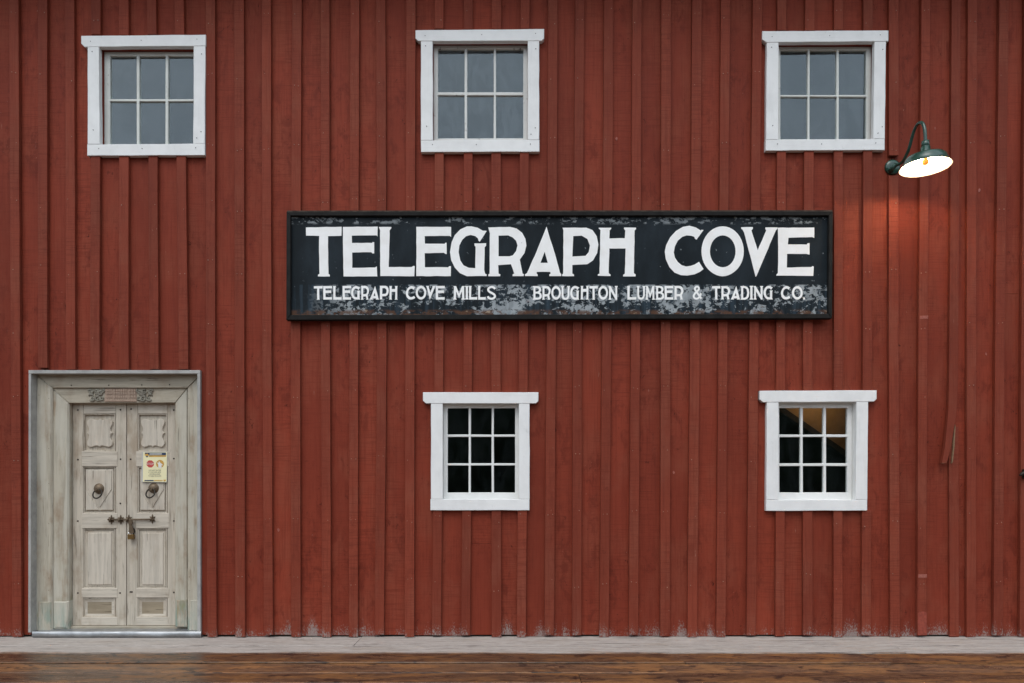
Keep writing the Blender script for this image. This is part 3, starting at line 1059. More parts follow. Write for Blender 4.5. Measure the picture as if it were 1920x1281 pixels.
# crumpled lip of the sill sheet
lip = MB()
n = 40
vv, ff = [], []
for k in range(n + 1):
    t = k / n
    x = P(60, 0, .04)[0] * (1 - t) + P(377, 0, .04)[0] * t
    a = 0.007 * math.sin(9 * t + 1) * math.sin(23 * t) + random.uniform(-.0015, .0015)
    zt, zb = P(0, 1184.3, .04)[1], P(0, 1196.5, .04)[1]
    vv += [(x, -0.031, zt), (x, -0.040 - abs(a), zt - 0.006), (x, -0.038 - 0.006 * math.sin(17 * t) ** 2 - abs(a) * .5, (zt + zb) / 2 + a), (x, -0.046, zb + 0.012), (x, -0.031, zb + .012)]
for k in range(n):
    for q in range(4):
        p0 = k * 5 + q
        ff.append((p0, p0 + 1, p0 + 6, p0 + 5))
lip.add(vv, ff, True)
lip.build('sill_lip', M['sillmetal'], surround)

# carved lintel: two leafy scrolls and a patterned plaque
def scroll(cx, cy, s, mirror):
    mb = MB()
    d = ID + 0.001

    def pt(u, v, h=0.004):
        x, z = P(cx + (-u if mirror else u) * s, cy - v * s, d)
        return (x, -d - h, z)
    paths = []
    for (ux, uy, r0, a0, turns) in ((-9, 3, 5, 0.5, 1.2), (1, 5, 5.5, 2.0, -1.2), (9, 3, 5, 1.0, 1.1), (-7, -7, 5, 3.4, 1.2), (3, -6, 6, 0.0, -1.3), (11, -6, 4.5, 2.5, 1.1), (-13, 8, 3.5, 0, 1.0), (13, 8, 3.5, 1.5, -1.0)):
        path = []
        for k in range(12):
            t = k / 11
            a = a0 + turns * 2 * math.pi * t
            r = r0 * (1 - 0.75 * t)
            path.append(pt(ux + r * math.cos(a), uy + r * math.sin(a), 0.005 + 0.003 * t))
        mb.tube(path, [0.0085 * (1 - 0.4 * k / 11) for k in range(12)], 6)
    for (ua, va, ub, vb) in ((-15, -2, -4, 9), (-14, 3, -6, -3), (-2, 0, 6, 9), (4, 0, 15, 5), (-12, -11, -1, -9), (5, -11, 15, -10), (-3, -3, 8, -1)):
        pp = []
        for k in range(6):
            t = k / 5
            pp.append(pt(ua + (ub - ua) * t + 1.5 * math.sin(3 * t), va + (vb - va) * t + 1.5 * math.sin(math.pi * t), 0.005))
        mb.tube(pp, [0.003, 0.008, 0.010, 0.009, 0.006, 0.002], 6)
    return mb.build('carving', M['carving'], surround)


scroll(181, 741, 0.98, False)
scroll(272, 741, 0.98, True)
pq = MB()
pq.prism(PL([(197.5, 728), (256, 728), (256, 753.8), (195.5, 753.8)], ID + .006), -ID - 0.006, 0.12, 0.001)
for (xa, xb) in ((199, 210.5), (212.5, 238.5), (241, 254.5)):
    for q in range(3):
        ya = 729.5 + q * 6
        nx = 3 if xb - xa < 16 else 6
        for k in range(nx):
            w_ = (xb - xa) / nx
            pq.prism(PL(rect(xa + k * w_ + .5, ya, xa + (k + 1) * w_ - .4, ya + 5), ID + .010), -ID - 0.011, -ID - 0.004, 0.0018)
for k in range(12):
    pq.prism(PL([(197.5 + k * 4.8, 753), (199.8 + k * 4.8, 748.6), (202 + k * 4.8, 753)], ID + .010), -ID - 0.0105, -ID - 0.004, 0.0012)
pq.build('carved_plaque', M['plaque'], surround)


def ring_handle(par, bx, by, rx, ry, d):
    cx, cz = P(bx, by, d)
    T = Matrix.Translation((cx, -d, cz)) @ Matrix.Rotation(R(90), 4, 'X')
    mb = MB()
    mb.lathe([(0.053, -0.002), (0.054, 0.004), (0.050, 0.008), (0.046, 0.009), (0.043, 0.017), (0.032, 0.027), (0.016, 0.033), (0.0, 0.034)], T, 24)
    mb.tube([(cx, -d - 0.025, cz - 0.012), (cx - 0.004, -d - 0.045, cz - 0.016), (cx - 0.006, -d - 0.058, cz - 0.016)], 0.010, 8)
    h = mb.build('ring_handle', M['bronze'], par)
    rcx, rcz = P(rx, ry, d + 0.05)
    pts = [(rcx + 0.043 * math.cos(a), -d - 0.045 + 0.020 * math.sin(a), rcz + 0.045 * math.sin(a)) for a in [k * 2 * math.pi / 28 for k in range(29)]]
    # the iron ring is part of the same handle mesh family: kept on the door as its own piece
    MB().tube(pts, 0.0072, 8, False).build('pull_ring', M['iron'], par)
    return h


def leaf(x0, x1, sx0, sx1, name_label, left):
    """x0..x1 leaf, sx0..sx1 opening between the stiles (photo px)"""
    d = LD
    bk = 0.185
    ytop, ybot = 752, 1173
    st = MB()
    st.prism(PL(rect(x0, ytop, sx0, ybot), d), -d, bk, 0.003)
    st.prism(PL(rect(sx1, ytop, x1, ybot), d), -d, bk, 0.003)
    st.prism(PL(rect(sx0, ytop, sx1, ybot), d - .028), -d + 0.028, bk - .002)
    dr = st.build('door', M['door_v'], barn)
    dr['label'] = name_label
    for (a, b, pr) in ((ytop, 776, 0.0), (846.5, 875, .004), (962.5, 991, .004), (1103, 1121, .004), (1157, ybot, .003)):
        ex = 3.0 if pr else -0.2
        dpr(rect(sx0 - ex, a, sx1 + ex, b), d + pr, bk - .03, M['door_h'], 'rail', dr, 0.004)
    g = 0.5
    # bead round each panel
    bd = MB()
    for (a, b) in ((776, 846.5), (875, 962.5), (991, 1103), (1121, 1157)):
        o_ = rect(sx0 + g, a, sx1 - g, b)
        i_ = rect(sx0 + 2.6, a + 2.3, sx1 - 2.6, b - 2.3)
        bd.prism(PL(o_, d - .010), -d + .008, -d + .030, 0.0025, [PL(i_, d - .010)])
    bd.build('panel_bead', M['door_v'], dr)
    pd = d - 0.018
    cx = (sx0 + sx1) / 2
    # cartouche panel
    q = [(23.5, 0), (20.2, 3.4), (19.6, 8), (21, 12), (23.5, 16), (23.8, 20.5), (21.5, 24.5), (17.5, 26.8), (13, 26), (9, 24.6), (5, 23.8), (2.4, 24.4), (0, 26.8)]
    k_ = (sx1 - sx0) / 60.0
    full = [(x * k_, y) for x, y in q] + [(-x * k_, y) for x, y in reversed(q[:-1])]
    full += [(-x * k_, -y) for x, y in q[1:]] + [(x * k_, -y) for x, y in reversed(q[1:-1])]
    dpr([(cx + x, 812 + y) for x, y in full], d - 0.010, -d + 0.029, M['door_p'], 'panel', dr, 0.005)
    # V panel: two raised triangles and the field behind
    dpr(rect(sx0 + 4.5, 880, sx1 - 4.5, 957.5), pd + .003, -d + 0.029, M['door_p'], 'panel', dr, 0.003)
    for s in (-1, 1):
        dpr([(cx + s * 24 * k_, 921), (cx + s * 1.6, 956.5), (cx + s * 24 * k_, 956.5)], pd + 0.011, -pd, M['door_p'], 'panel_wedge', dr, 0.003)
    dpr([(cx - 22.4 * k_, 917), (cx, 952), (cx + 22.4 * k_, 917), (cx + 22.4 * k_, 882), (cx - 22.4 * k_, 882)], pd + .010, -pd, M['door_p'], 'panel_field', dr, 0.003)
    # long raised panel
    dpr(rect(sx0 + 3.5, 995, sx1 - 3.5, 1100), pd + 0.002, -d + 0.029, M['door_v'], 'panel', dr, 0.001)
    dpr(rect(sx0 + 8, 999, sx1 - 8, 1097), pd + 0.011, -pd, M['door_p'], 'panel_field', dr, 0.006)
    # low panel sunk between sloping sides
    dpr(rect(sx0 + 3.5, 1124, sx1 - 3.5, 1154.5), pd - 0.004, -d + 0.029, M['door_dark'], 'panel', dr, 0.001)
    sl = MB()
    o_, i_ = PL(rect(sx0 + 2, 1122.5, sx1 - 2, 1156), pd), PL(rect(sx0 + 8, 1129, sx1 - 8, 1151), pd)
    vv_ = [(x, -d + .012, z) for x, z in o_] + [(x, -d + .021, z) for x, z in i_]
    sl.add(vv_, [tuple(reversed((k, (k + 1) % 4, 4 + (k + 1) % 4, 4 + k))) for k in range(4)])
    sl.build('panel_bevel', M['door_h'], dr)
    return dr


left_door = leaf(136, 236.6, 156, 217, 'left leaf with a pierced cartouche panel', True)
right_door = leaf(238, 334, 258, 314, 'right leaf carrying the notice', False)
ring_handle(left_door, 186, 916.5, 182, 926, LD - 0.012)
ring_handle(right_door, 288.5, 915.5, 281.5, 925, LD - 0.012)
for dr, pts in ((left_door, [(146, 769), (226, 768.5), (146, 862), (226, 861), (225.6, 944), (146, 977), (146, 1112), (225, 1112)]),
                (right_door, [(246, 767), (326, 769), (245, 861), (326, 860), (326, 977), (244.5, 1110), (247.5, 1110), (326, 1111)])):
    nm = MB()
    for px, py in pts:
        cx, cz = P(px, py, LD)
        T = Matrix.Translation((cx, -LD, cz)) @ Matrix.Rotation(R(90), 4, 'X')
        nm.lathe([(0.009, -0.001), (0.008, 0.003), (0.0, 0.006)], T, 8)
    no = nm.build('nail_heads', M['iron'], dr)
    no['kind'] = 'stuff'
jn = MB()
for px, py, d in [(91.5, 747, FD), (73, 741, FD), (91.5, 841, FD), (91.5, 907, FD), (91.5, 982, FD), (91.5, 1084, FD), (91.5, 1107, FD), (354, 747, FD), (354, 887, FD), (354.5, 992, FD), (355, 1082, FD), (355.5, 1108, FD), (134, 722.5, FD), (204, 722.5, FD), (266, 722, FD), (318, 721.5, FD)]:
    cx, cz = P(px, py, d)
    T = Matrix.Translation((cx, -d + (0.004 if py > 724 else 0), cz)) @ Matrix.Rotation(R(90), 4, 'X')
    jn.lathe([(0.007, -0.006), (0.0065, 0.003), (0.0, 0.005)], T, 8)
jo = jn.build('nail_heads', M['iron'], surround)
jo['kind'] = 'stuff'

# sliding bolt with flower-shaped brackets
bd_ = LD + 0.006
bolt = MB()
pa, pb = P(203, 974.5, bd_ + .02), P(288, 974, bd_ + .02)
bolt.tube([(pa[0], -bd_ - .016, pa[1]), (pb[0], -bd_ - .016, pb[1])], 0.0085, 8)
pt0 = P(200.5, 974.5, bd_ + .02)
bolt.tube([(pt0[0], -bd_ - .016, pt0[1]), (pa[0], -bd_ - .016, pa[1])], [0.001, 0.012], 8)
bolt_o = bolt.build('bolt', M['bronze'], right_door)


def flower(cx, cy, par):
    mb = MB()
    pts = []
    for k in range(24):
        a = 2 * math.pi * k / 24
        r = 6.0 + 2.4 * math.cos(6 * a)
        pts.append((cx + 0.72 * r * math.sin(a), cy - 1.06 * r * math.cos(a)))
    mb.prism(PL(pts, bd_), -bd_ - 0.007, -LD + 0.002, 0.002)
    c = P(cx, cy, bd_)
    ring = [(c[0], -bd_ - 0.004 - 0.026 * math.sin(a), c[1] + 0.017 * math.cos(a)) for a in [math.pi * k / 8 for k in range(9)]]
    mb.tube(ring, 0.007, 6)
    return mb.build('bolt_bracket', M['bronze'], par)


flower(209, 974.5, left_door)
flower(226.3, 974.5, left_door)
flower(241.5, 974, right_door)
flower(286, 973, right_door)
hs = MB()
hs.prism(PL([(243, 976), (248.5, 976), (250, 980), (248, 984), (250.5, 992), (252, 999), (247, 1002), (243, 996), (243.5, 986), (242, 980)], bd_ + .02), -bd_ - 0.036, -bd_ - 0.022, 0.002)
hs.build('hasp', M['bronze'], right_door)
hl = MB()
hl.prism(PL([(249, 990), (252, 991), (253.5, 997), (250, 1002), (247.5, 998)], bd_), -bd_ - 0.023, -LD, 0.002)
hl.build('staple', M['iron'], right_door)

pl_c = P(245, 1006, bd_ + .03)
lock = thing('padlock', 'small brass padlock hanging from the bolt of the old double door', 'padlock', (pl_c[0], -bd_ - .03, pl_c[1] - 0.03))
MB().prism(PL([(239.5, 1003), (250, 1002.5), (250.3, 1011), (239.7, 1011.5)], bd_ + .04), -bd_ - 0.048, -bd_ - 0.012, 0.003).build('body', M['brass'], lock)
sc = P(244.8, 1003.5, bd_ + .03)
MB().tube([(sc[0] + 0.019 * math.cos(a), -bd_ - .03, sc[1] + (0.030 + 0.019 * math.sin(a) if 0 <= a <= math.pi else 0)) for a in [math.pi * k / 10 for k in range(11)]], 0.005, 8).add(
    [], []).tube([(sc[0] + 0.019, -bd_ - .03, sc[1] + 0.03), (sc[0] + 0.019, -bd_ - .03, sc[1] - 0.004)], 0.005, 8).tube(
    [(sc[0] - 0.019, -bd_ - .03, sc[1] + 0.03), (sc[0] - 0.019, -bd_ - .03, sc[1] - 0.004)], 0.005, 8).build('shackle', M['steel'], lock)

# notice taped to the right leaf
nd_ = LD + 0.007
pc_ = P(290, 903, nd_)
notice = thing('notice', 'cream paper notice with red stop symbol fixed to the right door leaf', 'notice', (pc_[0], -nd_, pc_[1]))
dpr([(265.6, 847.8), (313.3, 847), (313, 904.8), (265.2, 904)], nd_, -nd_ + .0035, M['sleeve'], 'plastic_sleeve', notice, 0)
nd_ += 0.0015
dpr([(268.6, 848.5), (313, 847.8), (312.3, 904), (267.8, 903.2)], nd_, -nd_ + .0012, M['paper'], 'sheet', notice, 0)
nd_ += 0.0008


def ink(pts, mat, name, k=0, holes=()):
    return MB().prism(PL(pts, nd_ + k * .0006), -nd_ - k * .0006, -nd_ - k * .0006 + .0007, 0, [PL(h, nd_) for h in holes]).build(name, M[mat], notice)


ink([(271.5, 849), (311.2, 848.6), (311.2, 853.6), (271.5, 854)], 'navy', 'header_bar')
ink([(280.2, 850.3), (303.5, 850), (303.5, 852.5), (280.2, 852.8)], 'sleeve', 'header_line', 1)
ink([(279.5, 854.3), (311.2, 853.9), (311.2, 856.6), (279.5, 857)], 'orange', 'header_stripe')
ink([(271.5, 850.5), (274, 852), (276, 850.2), (278.5, 852.2), (279, 854), (275.5, 855.6), (272, 854)], 'orange', 'emblem', 1)
ink([(272.5, 855), (278.5, 855), (275.6, 858)], 'navy', 'emblem_tip', 1)
oc = (281.7, 870)
ink([(oc[0] + 7.2 * math.cos(R(22.5 + 45 * k)), oc[1] + 7.2 * math.sin(R(22.5 + 45 * k))) for k in range(8)], 'red_ink', 'stop_octagon')
cc = (300, 870)
ink([(cc[0] + 7.4 * math.cos(R(15 * k)), cc[1] + 7.4 * math.sin(R(15 * k))) for k in range(24)], 'orange', 'hand_circle')
ink([(297, 877.5), (296.6, 871), (294.6, 868), (296, 867.3), (297.6, 868.6), (297.4, 865.6), (299, 865.3), (299.7, 867.3), (301, 868), (304.6, 871), (304.5, 873), (302.8, 871.8), (303, 877.5)], 'white_ink', 'hand_symbol', 1)
ink([(271, 900.3), (288, 900.2), (288, 902.2), (271, 902.3)], 'navy', 'footer_text')
ink([(289, 900.5), (305, 900.4), (305, 902), (289, 902.1)], 'orange', 'footer_stripe')
ink([(306.3, 899.7), (310.5, 899.5), (310.7, 902), (307, 902.5)], 'orange', 'footer_mark')


def text_mesh(body, px, py, h_px, d, mat, name, par, squeeze=1.0):
    cu = bpy.data.curves.new('text', 'FONT')
    cu.body = body
    cu.align_x = 'CENTER'
    cu.size = 1.0
    to = bpy.data.objects.new('text', cu)
    COL.objects.link(to)
    bpy.context.view_layer.update()
    me = bpy.data.meshes.new_from_object(to.evaluated_get(bpy.context.evaluated_depsgraph_get()))
    bpy.data.objects.remove(to)
    s = h_px / 0.69 * (D - d) / F
    cx, cz = P(px, py, d)
    for v in me.vertices:
        v.co = (cx + v.co.x * s * squeeze, -d, cz + v.co.y * s)
    me.materials.clear()
    me.materials.append(mat)
    me.name = name
    o = bpy.data.objects.new(name, me)
    COL.objects.link(o)
    o.parent = par
    o.matrix_parent_inverse = par.matrix_world.inverted()
    return o


text_mesh('STOP', 281.7, 871.9, 3.9, nd_ + .0008, M['white_ink'], 'stop_lettering', notice, 0.95)
for body, py in (('DO NOT ENTER', 883.2), ('IF YOU ARE SICK', 886.8), ('OR REQUIRED', 890.3), ('TO SELF ISOLATE', 893.9)):
    text_mesh(body, 290.2, py, 2.3, nd_ + .0006, M['text_ink'], 'lettering', notice, 0.95)

# ------------------------------------------------------------------ inside of the building
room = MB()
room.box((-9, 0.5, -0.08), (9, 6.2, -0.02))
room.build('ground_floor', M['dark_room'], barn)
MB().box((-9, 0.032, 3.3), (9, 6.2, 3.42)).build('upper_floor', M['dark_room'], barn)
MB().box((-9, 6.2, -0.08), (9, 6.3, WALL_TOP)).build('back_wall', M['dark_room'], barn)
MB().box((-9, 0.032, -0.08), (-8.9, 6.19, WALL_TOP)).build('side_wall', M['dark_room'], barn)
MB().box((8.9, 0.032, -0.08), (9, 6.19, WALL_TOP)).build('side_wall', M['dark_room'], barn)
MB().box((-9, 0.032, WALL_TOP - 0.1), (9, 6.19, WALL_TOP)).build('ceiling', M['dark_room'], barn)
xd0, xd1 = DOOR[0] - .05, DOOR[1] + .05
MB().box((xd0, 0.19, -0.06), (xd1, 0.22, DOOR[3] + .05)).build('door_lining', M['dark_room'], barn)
MB().box((-9, 0.028, -0.3), (9, 0.13, 0.034)).build('gap_light_block', M['dark_room'], barn)  # added unseen block, keeps light from showing under the boards
sd = -0.95
dpr([(1430, 737.5), (1650, 889.5), (1650, 690), (1430, 690)], sd, -sd + 0.05, M['ply'], 'stair_panel', barn, 0.002)
dpr([(1430, 749), (1650, 901), (1650, 888.5), (1430, 736.5)], sd + .05, -sd + 0.05, M['dark_room'], 'stair_string', barn, 0.002)
lp_ = P(1550, 722, sd + .30)
MB().lathe([(0.0, -.04), (0.03, -.02), (0.035, 0.01), (0.015, 0.05), (0.012, 0.09)], Matrix.Translation((lp_[0], -sd - .30, lp_[1])), 12).build('stair_bulb', M['bulb'], barn)
sl_d = bpy.data.lights.new('stair_light', 'POINT')
sl_d.energy = 1.5
sl_d.color = (1.0, 0.66, 0.36)
sl_d.shadow_soft_size = 0.04
sl_o = bpy.data.objects.new('stair_light', sl_d)
COL.objects.link(sl_o)
sl_o.location = (lp_[0], -sd - .30, lp_[1] - .06)

# eaves just above the picture
MB().box((-9.3, -0.62, 7.0), (9.3, 0.0, 7.03)).build('soffit', M['white'], barn)
MB().box((-9.3, -0.66, 6.9), (9.3, -0.622, 7.12)).build('fascia', M['white'], barn)
rv = [(-9.4, -0.75, 7.10), (9.4, -0.75, 7.10), (9.4, 3.2, 9.3), (-9.4, 3.2, 9.3), (-9.4, 6.9, 7.1), (9.4, 6.9, 7.1)]
rv2 = [(x, y, z + 0.06) for x, y, z in rv]
MB().add(rv + rv2, [(3, 2, 1, 0), (4, 5, 2, 3), (6, 7, 8, 9), (9, 8, 11, 10), (0, 1, 7, 6), (5, 4, 10, 11), (1, 2, 8, 7), (3, 0, 6, 9), (2, 5, 11, 8), (4, 3, 9, 10)]).build('roof', M['roof'], barn)

# ------------------------------------------------------------------ the sign
SP, SFR = 0.070, 0.102
sg = P(1049, 600, .05)
sign = thing('wall_sign', 'long black sign with white TELEGRAPH COVE lettering and flaking paint', 'sign', (sg[0], -0.05, sg[1]))
dpr([(541, 401), (1557.5, 400), (1556.5, 593.5), (541, 596)], SP, -BT - 0.001, M['sign_panel'], 'panel', sign, 0)
FR = M['sign_frame']
fo = [(537, 397.5), (1562, 396.5), (1560.5, 597), (536.5, 600)]
fi = [(544.5, 404.5), (1554.5, 404), (1553.5, 588.5), (544.5, 590.5)]
for k in range(4):
    a, b = fo[k], fo[(k + 1) % 4]
    c, d_ = fi[(k + 1) % 4], fi[k]
    m_ = 6
    pts = [(a[0] + (b[0] - a[0]) * t / m_, a[1] + (b[1] - a[1]) * t / m_ + (random.uniform(-.5, .5) if 0 < t < m_ and k == 0 else 0)) for t in range(m_ + 1)]
    pts += [c, d_]
    dpr(pts, SFR + (k % 2) * .002, -BT - 0.004, FR, 'frame_rail', sign, 0.004)
    # stepped inner moulding
tr_ = MB()
tr_.prism(PL([(538, 394.6), (1561, 393.8), (1561.5, 397), (537.5, 398)], SFR - .02), -SFR + .022, -BT - .003, 0.002)
tr_.build('drip_cap', plain('bare_weathered_rail', (0.075, 0.052, 0.040), 0.8, 0, 0.2, 0.7, 16), sign)

ZA = lambda ox, oy, s: (lambda pts: [(ox + x / s, oy + y / s) for x, y in pts])
A_, B_, C_ = ZA(530, 385, 5.692), ZA(770, 385, 5.692), ZA(980, 385, 5.692)
D_, E_ = ZA(1220, 385, 8.267), ZA(1380, 385, 5.693)


def ell(cx, cy, rx, ry, n=36, pinch=0.0):
    out = []
    for k in range(n):
        a = 2 * math.pi * k / n
        s_, c_2 = math.sin(a), math.cos(a)
        out.append((cx + rx * c_2 * (1 - pinch * max(0, s_) ** 6), cy + ry * s_))
    return out


big = {}
big['T'] = (A_([(248, 237), (630, 230), (628, 327), (484, 330), (486, 560), (490, 735), (503, 740), (503, 760), (376, 760), (378, 740), (393, 733), (388, 500), (390, 328), (250, 325)]), [])
big['E'] = (A_([(643, 232), (1015, 228), (1012, 335), (1000, 322), (738, 325), (740, 403), (955, 403), (960, 393), (977, 395), (977, 515), (958, 515), (945, 502), (742, 505), (742, 668), (985, 665), (1005, 652), (1010, 760), (650, 760), (645, 500)]), [])
big['L'] = (A_([(1027, 232), (1160, 232), (1160, 245), (1142, 268), (1132, 660), (1375, 660), (1395, 648), (1410, 650), (1405, 758), (1042, 757), (1040, 270)]), [])
big['E2'] = (B_([(60, 230), (432, 232), (432, 340), (418, 328), (150, 330), (152, 410), (362, 412), (370, 400), (383, 400), (385, 522), (370, 520), (355, 508), (150, 512), (152, 662), (400, 663), (410, 652), (430, 650), (428, 757), (60, 757), (62, 500)]), [])
big['G'] = (B_([(812, 275), (795, 272), (770, 272), (715, 240), (650, 226), (600, 226), (530, 258), (470, 320), (437, 395), (420, 500), (432, 585), (470, 665), (525, 725), (600, 758), (810, 757), (812, 738), (795, 730), (785, 690), (790, 450), (805, 432), (805, 405), (680, 408), (682, 430), (693, 445), (690, 672), (620, 668), (565, 642), (530, 590), (512, 500), (520, 430), (550, 370), (590, 332), (640, 318), (690, 330), (718, 355), (722, 375), (737, 390)]), [])
big['R'] = (B_([(828, 237), (1060, 232), (1130, 248), (1190, 295), (1225, 360), (1235, 430), (1215, 510), (1165, 580), (1195, 730), (1210, 737), (1205, 757), (1088, 757), (1088, 738), (1105, 730), (1070, 630), (935, 640), (938, 730), (958, 738), (955, 758), (828, 758), (828, 740), (842, 730), (845, 300), (832, 250)]),
            [B_([(938, 325), (1040, 322), (1090, 345), (1125, 380), (1140, 430), (1125, 490), (1090, 535), (1055, 545), (938, 545)])])
big['A'] = (C_([(255, 228), (275, 300), (345, 520), (398, 720), (412, 735), (412, 757), (285, 757), (285, 738), (298, 730), (295, 712), (150, 712), (150, 730), (160, 740), (160, 757), (25, 757), (25, 737), (45, 725), (150, 490)]), [C_([(235, 497), (190, 615), (268, 615)])])
big['P'] = (C_([(425, 240), (680, 240), (745, 265), (790, 330), (808, 420), (795, 510), (750, 590), (690, 630), (530, 638), (530, 730), (548, 740), (548, 757), (422, 757), (422, 738), (432, 730), (435, 270)]), [C_([(540, 330), (630, 325), (690, 360), (718, 430), (705, 500), (670, 540), (530, 548)])])
big['H'] = (C_([(812, 240), (945, 240), (945, 252), (928, 270), (925, 355), (1090, 352), (1095, 270), (1080, 252), (1082, 238), (1210, 240), (1210, 255), (1195, 270), (1187, 725), (1207, 740), (1203, 760), (1072, 760), (1072, 742), (1090, 730), (1098, 462), (925, 462), (918, 725), (938, 740), (937, 757), (802, 753), (802, 738), (820, 730), (830, 265), (812, 250)]), [])
big['C'] = (D_([(820, 385), (790, 380), (775, 392), (700, 345), (600, 318), (500, 335), (390, 400), (300, 500), (240, 620), (218, 720), (235, 840), (290, 960), (370, 1045), (470, 1085), (570, 1090), (680, 1072), (760, 1035), (820, 990), (748, 878), (680, 920), (620, 940), (550, 950), (480, 930), (420, 880), (375, 810), (358, 730), (375, 640), (420, 550), (490, 490), (560, 468), (630, 475), (675, 490), (685, 518), (710, 535)]), [])
big['O'] = (D_(ell(1115, 715, 328, 388, 40, 0.12)), [D_(ell(1117, 715, 199, 247, 32))])
big['V'] = (E_([(55, 235), (180, 233), (180, 250), (165, 270), (170, 290), (232, 480), (322, 270), (312, 250), (315, 237), (443, 237), (443, 250), (425, 270), (215, 762), (208, 762), (190, 690), (85, 290), (70, 262), (55, 250)]), [])
big['E3'] = (E_([(447, 240), (835, 238), (835, 350), (812, 340), (560, 348), (553, 418), (755, 420), (765, 405), (785, 405), (785, 527), (768, 525), (750, 520), (545, 520), (542, 665), (805, 660), (815, 650), (830, 655), (825, 755), (430, 752), (432, 740), (447, 722), (450, 500)]), [])


for key, (lo, ho) in big.items():
    MB().prism(PL(wobble(lo), SP), -SP - 0.0016, -SP + 0.001, 0.0005, [PL(h, SP) for h in ho]).build('letter', M['letter'], sign)


def unit(key):
    lo, ho = big[key]
    x0, x1 = min(p[0] for p in lo), max(p[0] for p in lo)
    y0, y1 = min(p[1] for p in lo), max(p[1] for p in lo)
    f = lambda pts: [((x - x0) / (x1 - x0), (y1 - y) / (y1 - y0)) for x, y in pts]
    return f(lo), [f(h) for h in ho]


U = {k: unit(k) for k in 'TELGRAPHCOV'}
U['I'] = ([(0, 0), (1, 0), (1, .07), (.82, .1), (.82, .9), (1, .93), (1, 1), (0, 1), (0, .93), (.18, .9), (.18, .1), (0, .07)], [])
U['M'] = ([(0, 0), (.28, 0), (.28, .08), (.23, .1), (.25, .6), (.5, .12), (.74, .6), (.76, .1), (.7, .08), (.7, 0), (1, 0), (1, .08), (.95, .1), (.93, .92), (1, 1), (.75, 1), (.5, .45), (.25, 1), (0, 1), (.06, .92), (.05, .1), (0, .08)], [])
U['U'] = ([(0, 1), (.33, 1), (.33, .93), (.27, .9), (.27, .32), (.34, .18), (.5, .13), (.66, .18), (.74, .32), (.74, .9), (.68, .93), (.68, 1), (1, 1), (1, .93), (.95, .9), (.95, .3), (.85, .1), (.7, .01), (.5, -.01), (.3, .01), (.13, .1), (.06, .3), (.06, .9), (0, .93)], [])
U['N'] = ([(0, 0), (.3, 0), (.3, .07), (.25, .1), (.25, .62), (.78, 0), (.95, 0), (.95, .9), (1, .93), (1, 1), (.7, 1), (.7, .93), (.75, .9), (.75, .36), (.22, 1), (0, 1), (0, .93), (.06, .88), (.06, .1), (0, .07)], [])
U['D'] = ([(0, 0), (.5, 0), (.75, .06), (.93, .22), (1, .5), (.93, .78), (.75, .94), (.5, 1), (0, 1), (0, .93), (.08, .9), (.08, .1), (0, .07)], [[(.3, .14), (.5, .15), (.68, .24), (.76, .5), (.68, .76), (.5, .85), (.3, .86)]])
U['B'] = ([(0, 0), (.55, 0), (.82, .04), (.97, .15), (1, .29), (.93, .45), (.78, .53), (.88, .62), (.92, .75), (.86, .89), (.72, .97), (.5, 1), (0, 1), (0, .93), (.08, .9), (.08, .1), (0, .07)],
          [[(.3, .14), (.55, .14), (.72, .19), (.76, .29), (.7, .4), (.55, .45), (.3, .45)], [(.3, .59), (.5, .59), (.64, .64), (.68, .73), (.62, .82), (.5, .86), (.3, .86)]])
U['.'] = ([(0, 0), (1, 0), (1, .15), (0, .15)], [])
RIB = {'S': [(.88, .78), (.72, .89), (.48, .93), (.22, .85), (.15, .70), (.28, .58), (.58, .47), (.80, .36), (.85, .22), (.70, .10), (.45, .07), (.2, .13), (.1, .25)],
       '&': [(.95, .06), (.65, .34), (.32, .66), (.25, .80), (.36, .92), (.55, .94), (.68, .83), (.62, .70), (.3, .48), (.12, .28), (.2, .11), (.45, .06), (.7, .16), (.9, .45)]}
small = [('T', 588.5, 605), ('E', 606, 622.7), ('L', 624.3, 640.6), ('E', 642.3, 658.3), ('G', 658.3, 675.3), ('R', 676.9, 692), ('A', 693, 710.4), ('P', 711.8, 729), ('H', 729.5, 745.6),
         ('C', 760.7, 778.6), ('O', 779.5, 799.3), ('V', 798.8, 816.5), ('E', 817, 834), ('M', 849.8, 871.7), ('I', 872.2, 878.4), ('L', 878.9, 895), ('L', 896, 910.7), ('S', 912.8, 930.5),
         ('B', 998.8, 1016), ('R', 1016.5, 1032.6), ('O', 1033.6, 1051.6), ('U', 1052, 1068.6), ('G', 1069, 1086), ('H', 1088.3, 1104), ('T', 1105, 1121), ('O', 1121.7, 1140), ('N', 1141, 1158),
         ('L', 1175.6, 1193), ('U', 1193.9, 1210), ('M', 1210.5, 1227.7), ('B', 1229, 1245.4), ('E', 1246, 1262.6), ('R', 1264, 1281.4), ('&', 1298.5, 1316),
         ('T', 1335, 1350.6), ('R', 1352, 1369), ('A', 1370, 1387.4), ('D', 1388.4, 1405), ('I', 1405.6, 1412), ('N', 1413, 1430.6), ('G', 1431.7, 1448.9), ('C', 1464, 1481.7), ('O', 1484.8, 1505), ('.', 1505.8, 1509.4)]
